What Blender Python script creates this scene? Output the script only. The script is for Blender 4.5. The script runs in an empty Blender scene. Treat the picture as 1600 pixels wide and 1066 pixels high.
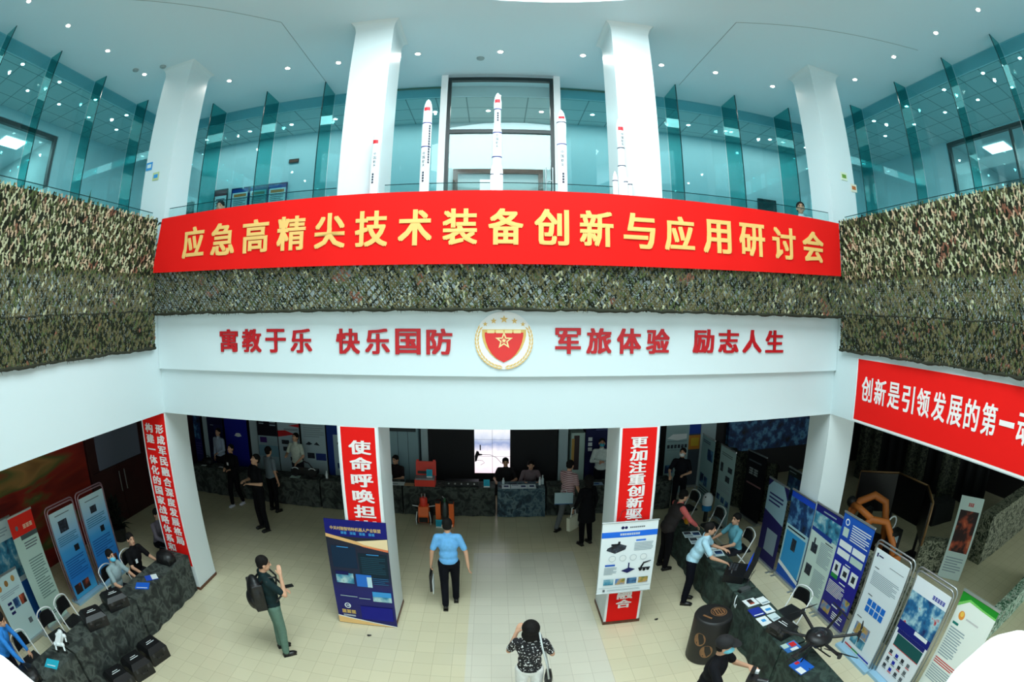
import bpy, bmesh, math, random
from mathutils import Vector, Matrix, noise
PI = math.pi
sc = bpy.context.scene
COL = sc.collection

# ---------------------------------------------------------------- camera (a real wide fisheye lens on a tripod)
cam = bpy.data.cameras.new('camera')
cam_obj = bpy.data.objects.new('camera', cam)
COL.objects.link(cam_obj)
sc.camera = cam_obj
pitch, roll, yaw = -0.0626, 0.0057, 0.0335
fw = Vector((math.sin(yaw)*math.cos(pitch), math.cos(yaw)*math.cos(pitch), math.sin(pitch)))
rt = Vector((math.cos(yaw), -math.sin(yaw), 0))
up = rt.cross(fw)
rt2 = math.cos(roll)*rt + math.sin(roll)*up
up2 = -math.sin(roll)*rt + math.cos(roll)*up
cam_obj.matrix_world = Matrix(((rt2.x, up2.x, -fw.x, 0.0086), (rt2.y, up2.y, -fw.y, 0.0),
                               (rt2.z, up2.z, -fw.z, 4.8581), (0, 0, 0, 1)))
cam.type = 'PANO'
cam.sensor_fit = 'HORIZONTAL'
cam.sensor_width = 36.0
cam.sensor_height = 36.0*1066/1600
cam.panorama_type = 'FISHEYE_LENS_POLYNOMIAL'
cam.fisheye_fov = math.radians(178)
cam.fisheye_polynomial_k0 = 0.0
cam.fisheye_polynomial_k1 = -0.055852024002
cam.fisheye_polynomial_k2 = -0.000275137557
cam.fisheye_polynomial_k3 = 1.9090014e-05
cam.fisheye_polynomial_k4 = -1.157378e-06
cam.clip_start = 0.02
cam.clip_end = 200

# ---------------------------------------------------------------- daylight and exposure
sc.view_settings.view_transform = 'Standard'
sc.view_settings.look = 'None'
sc.view_settings.gamma = 1.0
sc.view_settings.use_curve_mapping = False
sc.view_settings.exposure = 0.0
world = bpy.data.worlds.new('sky')
sc.world = world
world.use_nodes = True
wbg = world.node_tree.nodes['Background']
wbg.inputs['Color'].default_value = (0.76, 0.96, 1.0, 1)
wbg.inputs['Strength'].default_value = 0.6


def area_light(name, loc, rot, sx, sy, power, color):
    l = bpy.data.lights.new(name, 'AREA')
    l.shape = 'RECTANGLE'
    l.size, l.size_y, l.energy, l.color = sx, sy, power, color
    o = bpy.data.objects.new(name, l)
    COL.objects.link(o)
    o.location, o.rotation_euler = loc, rot
    return o


# daylight through the skylight in the hall ceiling and through the glass entrance front behind the camera
area_light('skylight_daylight', (0.4, 2.5, 9.9), (0, 0, 0), 5.6, 5.6, 900, (0.80, 0.965, 1.0))
area_light('entrance_daylight', (2.5, -6.4, 5.0), (PI/2, 0, 0.12), 13, 8.0, 340, (0.80, 0.965, 1.0))
# added area light from the right rear that brightens the right-hand hall floor
sd = area_light('right_hall_fill', (12.5, -3.5, 1.7), (0, 0, 0), 3.2, 2.6, 190, (0.85, 0.98, 1.0))
sd.rotation_euler = Vector((-4.5, 8.5, -1.0)).to_track_quat('-Z', 'Y').to_euler()

# ---------------------------------------------------------------- materials
MATS = {}


def s2l(c):
    c = c/255.0
    return c/12.92 if c <= 0.04045 else ((c+0.055)/1.055)**2.4


def rgb(r, g, b):
    return (s2l(r), s2l(g), s2l(b), 1.0)


def mat(name, col, rough=0.6, metal=0.0, spec=0.5, emit=0.0, noise_amt=0.0, noise_scale=8.0):
    """col is an sRGB 0..255 triple"""
    key = name
    if key in MATS:
        return MATS[key]
    m = bpy.data.materials.new(name)
    m.use_nodes = True
    nt = m.node_tree
    b = nt.nodes['Principled BSDF']
    c = rgb(*col)
    b.inputs['Base Color'].default_value = c
    b.inputs['Roughness'].default_value = rough
    b.inputs['Metallic'].default_value = metal
    b.inputs['Specular IOR Level'].default_value = spec
    if emit:
        b.inputs['Emission Color'].default_value = c
        b.inputs['Emission Strength'].default_value = emit
    if noise_amt:
        tc = nt.nodes.new('ShaderNodeTexCoord')
        n = nt.nodes.new('ShaderNodeTexNoise')
        n.inputs['Scale'].default_value = noise_scale
        n.inputs['Detail'].default_value = 4
        r = nt.nodes.new('ShaderNodeValToRGB')
        r.color_ramp.elements[0].position = 0.3
        r.color_ramp.elements[1].position = 0.7
        k0, k1 = 1-noise_amt, 1+noise_amt
        r.color_ramp.elements[0].color = (min(1, c[0]*k0), min(1, c[1]*k0), min(1, c[2]*k0), 1)
        r.color_ramp.elements[1].color = (min(1, c[0]*k1), min(1, c[1]*k1), min(1, c[2]*k1), 1)
        nt.links.new(tc.outputs['Object'], n.inputs['Vector'])
        nt.links.new(n.outputs['Fac'], r.inputs['Fac'])
        nt.links.new(r.outputs['Color'], b.inputs['Base Color'])
    MATS[key] = m
    return m


def ramp_mat(name, stops, scale=4.0, detail=3.0, rough=0.8, distort=0.0, stretch=(1, 1, 1), coord='Object'):
    """noise driven through a constant-ish colour ramp: camouflage cloth, murals, printed photographs"""
    if name in MATS:
        return MATS[name]
    m = bpy.data.materials.new(name)
    m.use_nodes = True
    nt = m.node_tree
    b = nt.nodes['Principled BSDF']
    b.inputs['Roughness'].default_value = rough
    tc = nt.nodes.new('ShaderNodeTexCoord')
    mp = nt.nodes.new('ShaderNodeMapping')
    mp.inputs['Scale'].default_value = stretch
    n = nt.nodes.new('ShaderNodeTexNoise')
    n.inputs['Scale'].default_value = scale
    n.inputs['Detail'].default_value = detail
    n.inputs['Distortion'].default_value = distort
    r = nt.nodes.new('ShaderNodeValToRGB')
    els = r.color_ramp.elements
    while len(els) < len(stops):
        els.new(0.5)
    for e, (p, c) in zip(els, stops):
        e.position = p
        e.color = rgb(*c)
    nt.links.new(tc.outputs[coord], mp.inputs['Vector'])
    nt.links.new(mp.outputs['Vector'], n.inputs['Vector'])
    nt.links.new(n.outputs['Fac'], r.inputs['Fac'])
    nt.links.new(r.outputs['Color'], b.inputs['Base Color'])
    MATS[name] = m
    return m


def tile_mat(name, col, line, sx, sy, lw, rough, var=0.05, off=(0, 0), axes='XY', spec=0.5):
    """rectangular tiles with thin joints, laid in world metres"""
    if name in MATS:
        return MATS[name]
    m = bpy.data.materials.new(name)
    m.use_nodes = True
    nt = m.node_tree
    b = nt.nodes['Principled BSDF']
    b.inputs['Roughness'].default_value = rough
    b.inputs['Specular IOR Level'].default_value = spec
    tc = nt.nodes.new('ShaderNodeTexCoord')
    mp = nt.nodes.new('ShaderNodeMapping')
    mp.inputs['Location'].default_value = (off[0], off[1], 0)
    br = nt.nodes.new('ShaderNodeTexBrick')
    br.offset = 0.0
    br.squash = 1.0
    br.inputs['Scale'].default_value = 1.0
    br.inputs['Brick Width'].default_value = sx
    br.inputs['Row Height'].default_value = sy
    br.inputs['Mortar Size'].default_value = lw
    br.inputs['Mortar Smooth'].default_value = 0.1
    br.inputs['Bias'].default_value = 0.0
    c = rgb(*col)
    br.inputs['Color1'].default_value = (c[0]*(1-var), c[1]*(1-var), c[2]*(1-var), 1)
    br.inputs['Color2'].default_value = (min(1, c[0]*(1+var)), min(1, c[1]*(1+var)), min(1, c[2]*(1+var)), 1)
    br.inputs['Mortar'].default_value = rgb(*line)
    nt.links.new(tc.outputs['Object'], mp.inputs['Vector'])
    nt.links.new(mp.outputs['Vector'], br.inputs['Vector'])
    nt.links.new(br.outputs['Color'], b.inputs['Base Color'])
    MATS[name] = m
    return m


def glass_mat(name, tint, gloss=1.0):
    """thin pane of tinted glass: tinted transmission plus a Fresnel mirror"""
    if name in MATS:
        return MATS[name]
    m = bpy.data.materials.new(name)
    m.use_nodes = True
    nt = m.node_tree
    nt.nodes.clear()
    o = nt.nodes.new('ShaderNodeOutputMaterial')
    t = nt.nodes.new('ShaderNodeBsdfTransparent')
    t.inputs['Color'].default_value = rgb(*tint)
    g = nt.nodes.new('ShaderNodeBsdfGlossy')
    g.inputs['Roughness'].default_value = 0.0
    g.inputs['Color'].default_value = (0.9*gloss, 1.0*gloss, 1.0*gloss, 1)
    lw = nt.nodes.new('ShaderNodeLayerWeight')
    lw.inputs['Blend'].default_value = 0.5
    pw = nt.nodes.new('ShaderNodeMath')
    pw.operation = 'POWER'
    pw.inputs[1].default_value = 4.0
    f = nt.nodes.new('ShaderNodeMath')
    f.operation = 'MULTIPLY_ADD'
    f.inputs[1].default_value = 0.7
    f.inputs[2].default_value = 0.035
    nt.links.new(lw.outputs['Facing'], pw.inputs[0])
    nt.links.new(pw.outputs[0], f.inputs[0])
    mx = nt.nodes.new('ShaderNodeMixShader')
    nt.links.new(f.outputs[0], mx.inputs['Fac'])
    nt.links.new(t.outputs['BSDF'], mx.inputs[1])
    nt.links.new(g.outputs['BSDF'], mx.inputs[2])
    nt.links.new(mx.outputs['Shader'], o.inputs['Surface'])
    MATS[name] = m
    return m


def emit_mat(name, col, strength):
    if name in MATS:
        return MATS[name]
    m = bpy.data.materials.new(name)
    m.use_nodes = True
    nt = m.node_tree
    nt.nodes.clear()
    o = nt.nodes.new('ShaderNodeOutputMaterial')
    e = nt.nodes.new('ShaderNodeEmission')
    e.inputs['Color'].default_value = rgb(*col)
    e.inputs['Strength'].default_value = strength
    nt.links.new(e.outputs['Emission'], o.inputs['Surface'])
    MATS[name] = m
    return m


# ---------------------------------------------------------------- mesh helpers
class MB:
    """collects shapes, then links them as ONE mesh object"""

    def __init__(self):
        self.v, self.f, self.m, self.s, self.mats = [], [], [], [], []

    def mi(self, m):
        if m not in self.mats:
            self.mats.append(m)
        return self.mats.index(m)

    def add(self, verts, faces, m, smooth=False):
        o = len(self.v)
        k = self.mi(m)
        self.v += [tuple(v) for v in verts]
        for f in faces:
            self.f.append(tuple(i+o for i in f))
            self.m.append(k)
            self.s.append(smooth)
        return self

    def box(self, x0, x1, y0, y1, z0, z1, m):
        vs = [(x, y, z) for x in (x0, x1) for y in (y0, y1) for z in (z0, z1)]
        return self.add(vs, [(0, 1, 3, 2), (4, 6, 7, 5), (0, 4, 5, 1), (2, 3, 7, 6), (0, 2, 6, 4), (1, 5, 7, 3)], m)

    def obox(self, c, size, rot, m):
        """oriented box: centre, size, euler"""
        from mathutils import Euler
        R = Euler(rot).to_matrix()
        hx, hy, hz = size[0]/2, size[1]/2, size[2]/2
        vs = [Vector(c)+R @ Vector((x, y, z)) for x in (-hx, hx) for y in (-hy, hy) for z in (-hz, hz)]
        return self.add(vs, [(0, 1, 3, 2), (4, 6, 7, 5), (0, 4, 5, 1), (2, 3, 7, 6), (0, 2, 6, 4), (1, 5, 7, 3)], m)

    def quad(self, a, b, c, d, m):
        return self.add([a, b, c, d], [(0, 1, 2, 3)], m)

    def rod(self, a, b, r0, m, r1=None, n=10, caps=True, smooth=True):
        a, b = Vector(a), Vector(b)
        r1 = r0 if r1 is None else r1
        d = (b-a).normalized()
        u = d.orthogonal().normalized()
        w = d.cross(u)
        vs = []
        for p, r in ((a, r0), (b, r1)):
            for i in range(n):
                t = 2*PI*i/n
                vs.append(p+(u*math.cos(t)+w*math.sin(t))*r)
        fs = [(i, (i+1) % n, n+(i+1) % n, n+i) for i in range(n)]
        self.add(vs, fs, m, smooth)
        if caps:
            self.add(vs[:n], [tuple(range(n-1, -1, -1))], m)
            self.add(vs[n:], [tuple(range(n))], m)
        return self

    def tube(self, pts, r, m, n=8, closed=False):
        pts = [Vector(p) for p in pts]
        k = len(pts)
        vs = []
        u = None
        for i, p in enumerate(pts):
            a = pts[(i-1) % k] if (closed or i > 0) else p
            b = pts[(i+1) % k] if (closed or i < k-1) else p
            d = (b-a).normalized()
            if u is None:
                u = d.orthogonal().normalized()
            u = (u-d*u.dot(d))
            u = u.normalized() if u.length > 1e-6 else d.orthogonal().normalized()
            w = d.cross(u)
            rr = r[i] if isinstance(r, (list, tuple)) else r
            for j in range(n):
                t = 2*PI*j/n
                vs.append(p+(u*math.cos(t)+w*math.sin(t))*rr)
        fs = []
        for i in range(k if closed else k-1):
            for j in range(n):
                a, b = i*n+j, i*n+(j+1) % n
                c, d2 = ((i+1) % k)*n+(j+1) % n, ((i+1) % k)*n+j
                fs.append((a, b, c, d2))
        if not closed:
            fs.append(tuple(range(n-1, -1, -1)))
            fs.append(tuple((k-1)*n+j for j in range(n)))
        return self.add(vs, fs, m, True)

    def lathe(self, prof, c, m, n=20, axis='Z', smooth=True, arc=None):
        """prof: list of (r, h)"""
        vs = []
        for r, h in prof:
            for i in range(n):
                t = 2*PI*i/n
                x, y = r*math.cos(t), r*math.sin(t)
                if axis == 'Z':
                    vs.append((c[0]+x, c[1]+y, c[2]+h))
                elif axis == 'Y':
                    vs.append((c[0]+x, c[1]+h, c[2]+y))
                else:
                    vs.append((c[0]+h, c[1]+x, c[2]+y))
        fs = []
        for j in range(len(prof)-1):
            for i in range(n):
                fs.append((j*n+i, j*n+(i+1) % n, (j+1)*n+(i+1) % n, (j+1)*n+i))
        self.add(vs, fs, m, smooth)
        self.add(vs[:n], [tuple(range(n-1, -1, -1))], m)
        self.add(vs[-n:], [tuple(range(n))], m)
        return self

    def ball(self, c, r, m, nu=14, nv=9, R=None):
        r = (r, r, r) if not isinstance(r, (tuple, list)) else r
        vs = [Vector((0, 0, -r[2]))]
        for j in range(1, nv):
            p = -PI/2+PI*j/nv
            for i in range(nu):
                t = 2*PI*i/nu
                vs.append(Vector((r[0]*math.cos(p)*math.cos(t), r[1]*math.cos(p)*math.sin(t), r[2]*math.sin(p))))
        vs.append(Vector((0, 0, r[2])))
        fs = [(0, 1+(i+1) % nu, 1+i) for i in range(nu)]
        for j in range(nv-2):
            for i in range(nu):
                a = 1+j*nu
                fs.append((a+i, a+(i+1) % nu, a+nu+(i+1) % nu, a+nu+i))
        a = 1+(nv-2)*nu
        fs += [(a+i, a+(i+1) % nu, len(vs)-1) for i in range(nu)]
        if R is not None:
            vs = [R @ v for v in vs]
        return self.add([v+Vector(c) for v in vs], fs, m, True)

    def prism(self, poly, z0, z1, m, frame=None):
        """extrude a 2D outline; frame maps (u, v, w) to xyz"""
        fr = frame or (lambda u, v, w: (u, v, w))
        n = len(poly)
        vs = [fr(u, v, z0) for u, v in poly]+[fr(u, v, z1) for u, v in poly]
        fs = [tuple(range(n-1, -1, -1)), tuple(range(n, 2*n))]+[(i, (i+1) % n, n+(i+1) % n, n+i) for i in range(n)]
        return self.add(vs, fs, m)

    def build(self, name, parent=None):
        me = bpy.data.meshes.new(name)
        me.from_pydata(self.v, [], self.f)
        for m in self.mats:
            me.materials.append(m)
        me.polygons.foreach_set('material_index', self.m)
        me.polygons.foreach_set('use_smooth', self.s)
        me.update()
        o = bpy.data.objects.new(name, me)
        COL.objects.link(o)
        if parent is not None:
            o.parent = parent
        return o


def fix_normals(o):
    bm = bmesh.new()
    bm.from_mesh(o.data)
    bmesh.ops.recalc_face_normals(bm, faces=bm.faces)
    bm.to_mesh(o.data)
    bm.free()


def tag(o, label=None, cat=None, group=None, kind=None):
    if label:
        o['label'] = label
    if cat:
        o['category'] = cat
    if group:
        o['group'] = group
    if kind:
        o['kind'] = kind
    return o


def struct(name, mb, label=None):
    o = mb.build(name)
    o['kind'] = 'structure'
    if label:
        o['label'] = label
    return o


def thing(name, label, cat, loc=(0, 0, 0), rz=0.0, group=None, rot=None):
    o = bpy.data.objects.new(name, None)
    COL.objects.link(o)
    o.empty_display_size = 0.1
    o.location = loc
    o.rotation_euler = rot if rot else (0, 0, rz)
    return tag(o, label, cat, group)


def copy_tree(o, parent=None):
    c = o.copy()
    COL.objects.link(c)
    if parent is not None:
        c.parent = parent
    for ch in list(o.children):
        copy_tree(ch, c)
    return c


FONT_CURVE = []


def text_mesh(s, size, bold=0.0, extrude=0.004, sx=1.0):
    """lettering as mesh data centred on the origin, in the XZ plane facing -Y; strokes are thickened by laying shifted copies together"""
    cu = bpy.data.curves.new('lettering', 'FONT')
    cu.body = s
    cu.size = size
    cu.align_x = 'CENTER'
    cu.align_y = 'CENTER'
    cu.extrude = extrude
    cu.resolution_u = 2
    ob = bpy.data.objects.new('lettering', cu)
    me = bpy.data.meshes.new_from_object(ob)
    v0 = [Vector((v.co.x*sx, -v.co.z, v.co.y)) for v in me.vertices]
    f0 = [tuple(p.vertices) for p in me.polygons]
    bpy.data.objects.remove(ob)
    bpy.data.meshes.remove(me)
    bpy.data.curves.remove(cu)
    vs, fs = [], []
    b = bold*size
    for q, (dx, dz) in enumerate(((0, 0), (b, 0.6*b), (b, -0.6*b), (-b, 0.6*b), (-b, -0.6*b)) if b else ((0, 0),)):
        o = len(vs)
        vs += [Vector((v.x+dx, v.y+(0.0007*q if v.y < 0 else 0), v.z+dz)) for v in v0]
        fs += [tuple(i+o for i in f) for f in f0]
    if vs:
        x0, x1 = min(v.x for v in vs), max(v.x for v in vs)
        z0, z1 = min(v.z for v in vs), max(v.z for v in vs)
        c = Vector(((x0+x1)/2, 0, (z0+z1)/2))
        vs = [v-c for v in vs]
    return vs, fs


def fit_text(s, w, h, bold=0.0, extrude=0.004):
    """lettering stretched to a box w by h (None keeps the proportion)"""
    vs, fs = text_mesh(s, 1.0, bold, extrude)
    if not vs:
        return vs, fs
    W = max(v.x for v in vs)-min(v.x for v in vs)
    H = max(v.z for v in vs)-min(v.z for v in vs)
    kz = h/H if h else w/W
    kx = w/W if w else kz
    return [Vector((v.x*kx, v.y, v.z*kz)) for v in vs], fs
# ---------------------------------------------------------------- the setting
M_WALL = mat('white_wall_paint', (206, 220, 223), 0.55, spec=0.3)
M_WALL2 = mat('white_fascia_paint', (214, 228, 231), 0.45, spec=0.3)
M_CEIL = mat('white_ceiling_paint', (214, 230, 236), 0.7, spec=0.2)
M_COLM = mat('white_column_paint', (218, 227, 228), 0.4, spec=0.4)
M_FLOOR = tile_mat('beige_floor_tile', (214, 204, 172), (186, 175, 144), 0.275, 0.275, 0.003, 0.22, 0.035, (0.07, 0.05))
M_FLOOR2 = tile_mat('pale_floor_tile', (214, 208, 190), (190, 182, 164), 0.275, 0.275, 0.003, 0.2, 0.03, (0.07, 0.05))
M_UPFL = mat('grey_upper_floor', (150, 155, 150), 0.4)
M_GRID = tile_mat('ceiling_grid_tile', (190, 205, 204), (120, 140, 140), 0.6, 0.6, 0.012, 0.7, 0.02)
M_WOOD = mat('brown_skirting_wood', (92, 52, 34), 0.4, noise_amt=0.2, noise_scale=12)
M_DARK = mat('dark_hall_wall', (30, 28, 30), 0.7)
M_MAROON = mat('dark_maroon_panel', (58, 22, 20), 0.5, noise_amt=0.15, noise_scale=3)
M_GLASS = glass_mat('teal_curtain_glass', (206, 240, 244))
M_FIN = glass_mat('teal_fin_glass', (160, 227, 227), 0.8)
M_RAIL = glass_mat('pale_rail_glass', (240, 250, 250))
M_EDGE = mat('dark_teal_glass_edge', (8, 58, 60), 0.2)
M_FRAME = mat('black_green_frame', (14, 32, 34), 0.35)
M_STEEL = mat('brushed_steel', (176, 180, 182), 0.3, 0.9)
M_BLACK = mat('satin_black', (16, 16, 18), 0.45)
M_WHITE = mat('clean_white', (238, 240, 240), 0.5)
M_RED = mat('red_banner_cloth', (232, 24, 20), 0.75, spec=0.15)
M_REDL = mat('red_wall_lettering', (190, 8, 22), 0.4)
M_GOLD = mat('pale_gold_lettering', (238, 190, 112), 0.7, spec=0.2)
M_WLET = mat('white_lettering', (240, 232, 230), 0.7, spec=0.2)
M_LAMP = emit_mat('downlight_glow', (255, 250, 238), 26.0)
M_PANELLAMP = emit_mat('ceiling_panel_glow', (255, 255, 248), 5.0)

Z_UP, Z_CEIL, Z_BEAM = 5.2, 9.25, 3.3
XL, XR, YF = -5.29, 5.36, 6.39

struct('floor', MB().box(-9.2, 14.5, -7, 12.9, -0.12, 0, M_FLOOR))
struct('floor_inlay', MB().box(-0.43, 1.58, -7, 9.1, 0, 0.002, M_FLOOR2))
struct('ceiling_left', MB().box(-9.7, XL, -7, YF, Z_BEAM, Z_UP, M_WALL))
struct('ceiling_right', MB().box(XR, 14.5, -7, YF, Z_BEAM, Z_UP, M_WALL))
struct('ceiling_front', MB().box(-9.7, 14.5, YF, 12.9, Z_BEAM, Z_UP, M_WALL))
struct('trim_1', MB().box(XL+0.004, XR-0.004, 6.335, 6.389, 4.01, 4.9, M_WALL2))
struct('trim_2', MB().box(XL+0.01, XR-0.01, 6.21, 6.389, 4.905, 5.62, M_WALL))
for i, (x0, x1) in enumerate(((-5.42, XL), (XR, 5.49))):
    struct('trim_%d' % (11+i), MB().box(x0, x1, -7, 6.38, Z_UP, 5.6, M_WALL))
# ground-floor walls
struct('wall_back', MB().box(-9.2, 14.5, 12.75, 12.9, 0, Z_BEAM, M_DARK))
struct('wall_left', MB().box(-9.2, -9.0, -7, 12.75, 0, Z_BEAM, M_MAROON))
struct('wall_right', MB().box(14.3, 14.5, -7, 12.75, 0, Z_BEAM, M_DARK))
# upper-floor walls and ceilings
struct('wall_back_upper', MB().box(-9.7, 10.3, 10.47, 10.6, Z_UP, 9.4, M_WALL))
w = MB()
w.box(-9.7, -9.5, 6.45, 10.47, Z_UP, 9.4, M_WALL).box(-9.7, -9.5, 1.2, 6.45, 8.8, 9.4, M_WALL)
w.box(-9.7, -9.5, -7, 1.2, Z_UP, 9.4, M_WALL)
struct('wall_left_upper', w)
w = MB()
w.box(10.1, 10.3, 6.7, 10.47, Z_UP, 9.4, M_WALL).box(10.1, 10.3, 1.5, 6.7, 9.0, 9.4, M_WALL)
w.box(10.1, 10.3, -7, 1.5, Z_UP, 9.4, M_WALL)
struct('wall_right_upper', w)
c = MB()
SKX, SKY, SKR = 0.4, 2.53, 3.43
c.box(-7.6, 7.6, SKY+3.6, 9.02, Z_CEIL, 9.4, M_CEIL).box(-7.6, 7.6, -7, SKY-3.6, Z_CEIL, 9.4, M_CEIL)
c.box(-7.6, SKX-3.6, SKY-3.6, SKY+3.6, Z_CEIL, 9.4, M_CEIL).box(SKX+3.6, 7.6, SKY-3.6, SKY+3.6, Z_CEIL, 9.4, M_CEIL)
ri, n = [], 64
for i in range(n):
    t = 2*PI*i/n
    q = 3.6/max(abs(math.cos(t)), abs(math.sin(t)))
    ri.append(((SKX+SKR*math.cos(t), SKY+SKR*math.sin(t)), (SKX+q*math.cos(t), SKY+q*math.sin(t))))
vs = [(p[0][0], p[0][1], Z_CEIL) for p in ri]+[(p[1][0], p[1][1], Z_CEIL) for p in ri]
c.add(vs, [(i, (i+1) % n, n+(i+1) % n, n+i) for i in range(n)], M_CEIL)
struct('ceiling', c)
c = MB()
vs = [(p[0][0], p[0][1], z) for z in (Z_CEIL, 9.95) for p in ri]
c.add(vs, [(i, (i+1) % n, n+(i+1) % n, n+i) for i in range(n)], M_WHITE)
c.add([(p[0][0], p[0][1], 9.95) for p in ri], [tuple(range(n))], M_WHITE)
struct('ceiling_skylight_well', c)
# thin cracks where the ceiling boards meet
t = MB()
for pts in ([(-5.6, 3.4), (-3.27, 5.92), (-3.27, 8.4)], [(3.5, 5.69), (3.45, 8.3)], [(3.5, 5.69), (4.6, 5.2), (6.6, 4.4)]):
    for a, b in zip(pts, pts[1:]):
        t.rod((a[0], a[1], Z_CEIL-0.001), (b[0], b[1], Z_CEIL-0.001), 0.006, mat('ceiling_joint', (150, 165, 165), 0.8), n=4)
struct('trim_3', t)
c = MB().box(-9.5, 10.1, 9.08, 10.47, 9.02, 9.06, M_GRID)
c.box(-9.5, -7.58, -7, 9.08, 9.02, 9.06, M_GRID).box(7.58, 10.1, -7, 9.08, 9.02, 9.06, M_GRID)
struct('ceiling_corridor', c)
b = MB().box(-7.56, 7.56, 9.03, 9.075, 9.03, 9.4, M_WALL)
b.box(-7.575, -7.535, -7, 9.02, 9.03, 9.4, M_WALL).box(7.535, 7.575, -7, 9.02, 9.03, 9.4, M_WALL)
struct('trim_4', b)
struct('trim_5', MB().box(-2.2, -1.05, 8.99, 9.01, 9.215, 9.245, mat('tan_trim', (176, 150, 120), 0.5)).box(1.17, 2.3, 8.99, 9.01, 9.215, 9.245, mat('tan_trim', (176, 150, 120), 0.5)))


# ---- rooms that open off the upper corridors
def side_room(n, x, sgn, y0, y1, ztop):
    xo = x+sgn*4.2
    a, b2 = min(x, xo), max(x, xo)
    r = MB().box(a, b2, y0-0.1, y0, Z_UP, ztop+0.1, M_WALL).box(a, b2, y1, y1+0.1, Z_UP, ztop+0.1, M_WALL)
    r.box(a, b2, y0, y1, ztop, ztop+0.1, M_CEIL).box(min(xo, xo+sgn*0.1), max(xo, xo+sgn*0.1), y0, y1, Z_UP, ztop, M_WALL)
    r.box(a, b2, y0, y1, Z_UP-0.1, Z_UP, M_UPFL)
    struct('wall_room_'+('left' if sgn < 0 else 'right'), r)
    d = MB()
    xx0, xx1 = x-0.06, x+0.06
    d.box(xx0, xx1, y1-0.09, y1, Z_UP, ztop, M_FRAME).box(xx0, xx1, y0, y0+0.09, Z_UP, ztop, M_FRAME)
    d.box(xx0, xx1, y0+0.09, y1-0.09, ztop-0.09, ztop, M_FRAME)
    ym = (y0+y1)/2+0.3
    d.box(xx0, xx1, ym-0.035, ym+0.035, Z_UP, ztop-0.09, M_FRAME)
    o = struct('door_%d' % n, d)
    MB().box(x-0.008, x+0.008, y0+0.09, ym-0.035, Z_UP, ztop-0.09, M_RAIL).build('pane', o)
    MB().box(x-0.008, x+0.008, ym+0.035, y1-0.09, Z_UP, ztop-0.09, M_RAIL).build('pane', o)
    xl = x+sgn*1.1
    lt = MB().box(xl-0.3, xl+0.3, 5.1, 5.9, ztop-0.03, ztop-0.005, M_PANELLAMP).build('panel_light')
    tag(lt, 'square bright ceiling panel in the side room behind the %s upper glazing' % ('left' if sgn < 0 else 'right'), 'ceiling light')


side_room(2, -9.6, -1, 1.2, 6.45, 8.8)
side_room(3, 10.2, 1, 1.5, 6.7, 9.0)


# ---- columns
def column(x0, x1, y0, y1):
    c = MB().box(x0, x1, y0, y1, 0, Z_BEAM, M_COLM)
    o = struct('column', c)
    s = MB()
    e = 0.012
    s.box(x0-e, x1+e, y0-e, y0, 0, 0.055, M_WOOD).box(x0-e, x1+e, y1, y1+e, 0, 0.055, M_WOOD)
    s.box(x0-e, x0, y0, y1, 0, 0.055, M_WOOD).box(x1, x1+e, y0, y1, 0, 0.055, M_WOOD)
    s.build('skirting', o)
    u = MB().box(x0, x1, y0, y1, Z_UP, Z_CEIL-0.14, M_COLM)
    k = struct('column_upper', u)
    # cove capital: flares out to meet the ceiling
    prof = [(0.0, -0.16), (0.008, -0.11), (0.02, -0.07), (0.04, -0.035), (0.065, -0.012), (0.085, 0.0)]
    vs, fs = [], []
    for d, z in prof:
        for x, y in ((x0-d, y0-d), (x1+d, y0-d), (x1+d, y1+d), (x0-d, y1+d)):
            vs.append((x, y, Z_CEIL+z-0.001))
    for j in range(len(prof)-1):
        for i in range(4):
            fs.append((j*4+i, j*4+(i+1) % 4, (j+1)*4+(i+1) % 4, (j+1)*4+i))
    MB().add(vs, fs, M_COLM).build('capital', k)


COLS = [(-5.91, -5.29, 6.391, 7.06), (-2.15, -1.557, 6.391, 7.11), (1.677, 2.258, 6.391, 7.11), (5.36, 5.98, 6.391, 7.0)]
for cc in COLS:
    column(*cc)


# ---- glazed curtain walls of the upper floor, with glass fins
def pane_y(x0, x1, y, z0, z1, parent):
    MB().box(x0, x1, y-0.006, y+0.006, z0, z1, M_GLASS).build('pane', parent)


def pane_x(x, y0, y1, z0, z1, parent):
    MB().box(x-0.006, x+0.006, y0, y1, z0, z1, M_GLASS).build('pane', parent)


def fin_y(x, y0, y1, parent):
    f = MB().box(x-0.007, x+0.007, y0+0.012, y1, Z_UP, 9.24, M_FIN).build('glass_fin', parent)
    MB().box(x-0.009, x+0.009, y0, y0+0.012, Z_UP, 9.24, M_EDGE).build('fin_edge', f)


def fin_x(y, x0, x1, parent):
    s = 1 if x1 > x0 else -1
    a, b = x0+s*0.012, x1
    f = MB().box(min(a, b), max(a, b), y-0.007, y+0.007, Z_UP, 9.24, M_FIN).build('glass_fin', parent)
    MB().box(min(x0, a), max(x0, a), y-0.009, y+0.009, Z_UP, 9.24, M_EDGE).build('fin_edge', f)


def glazing(name, sill):
    return struct(name, sill)


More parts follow.
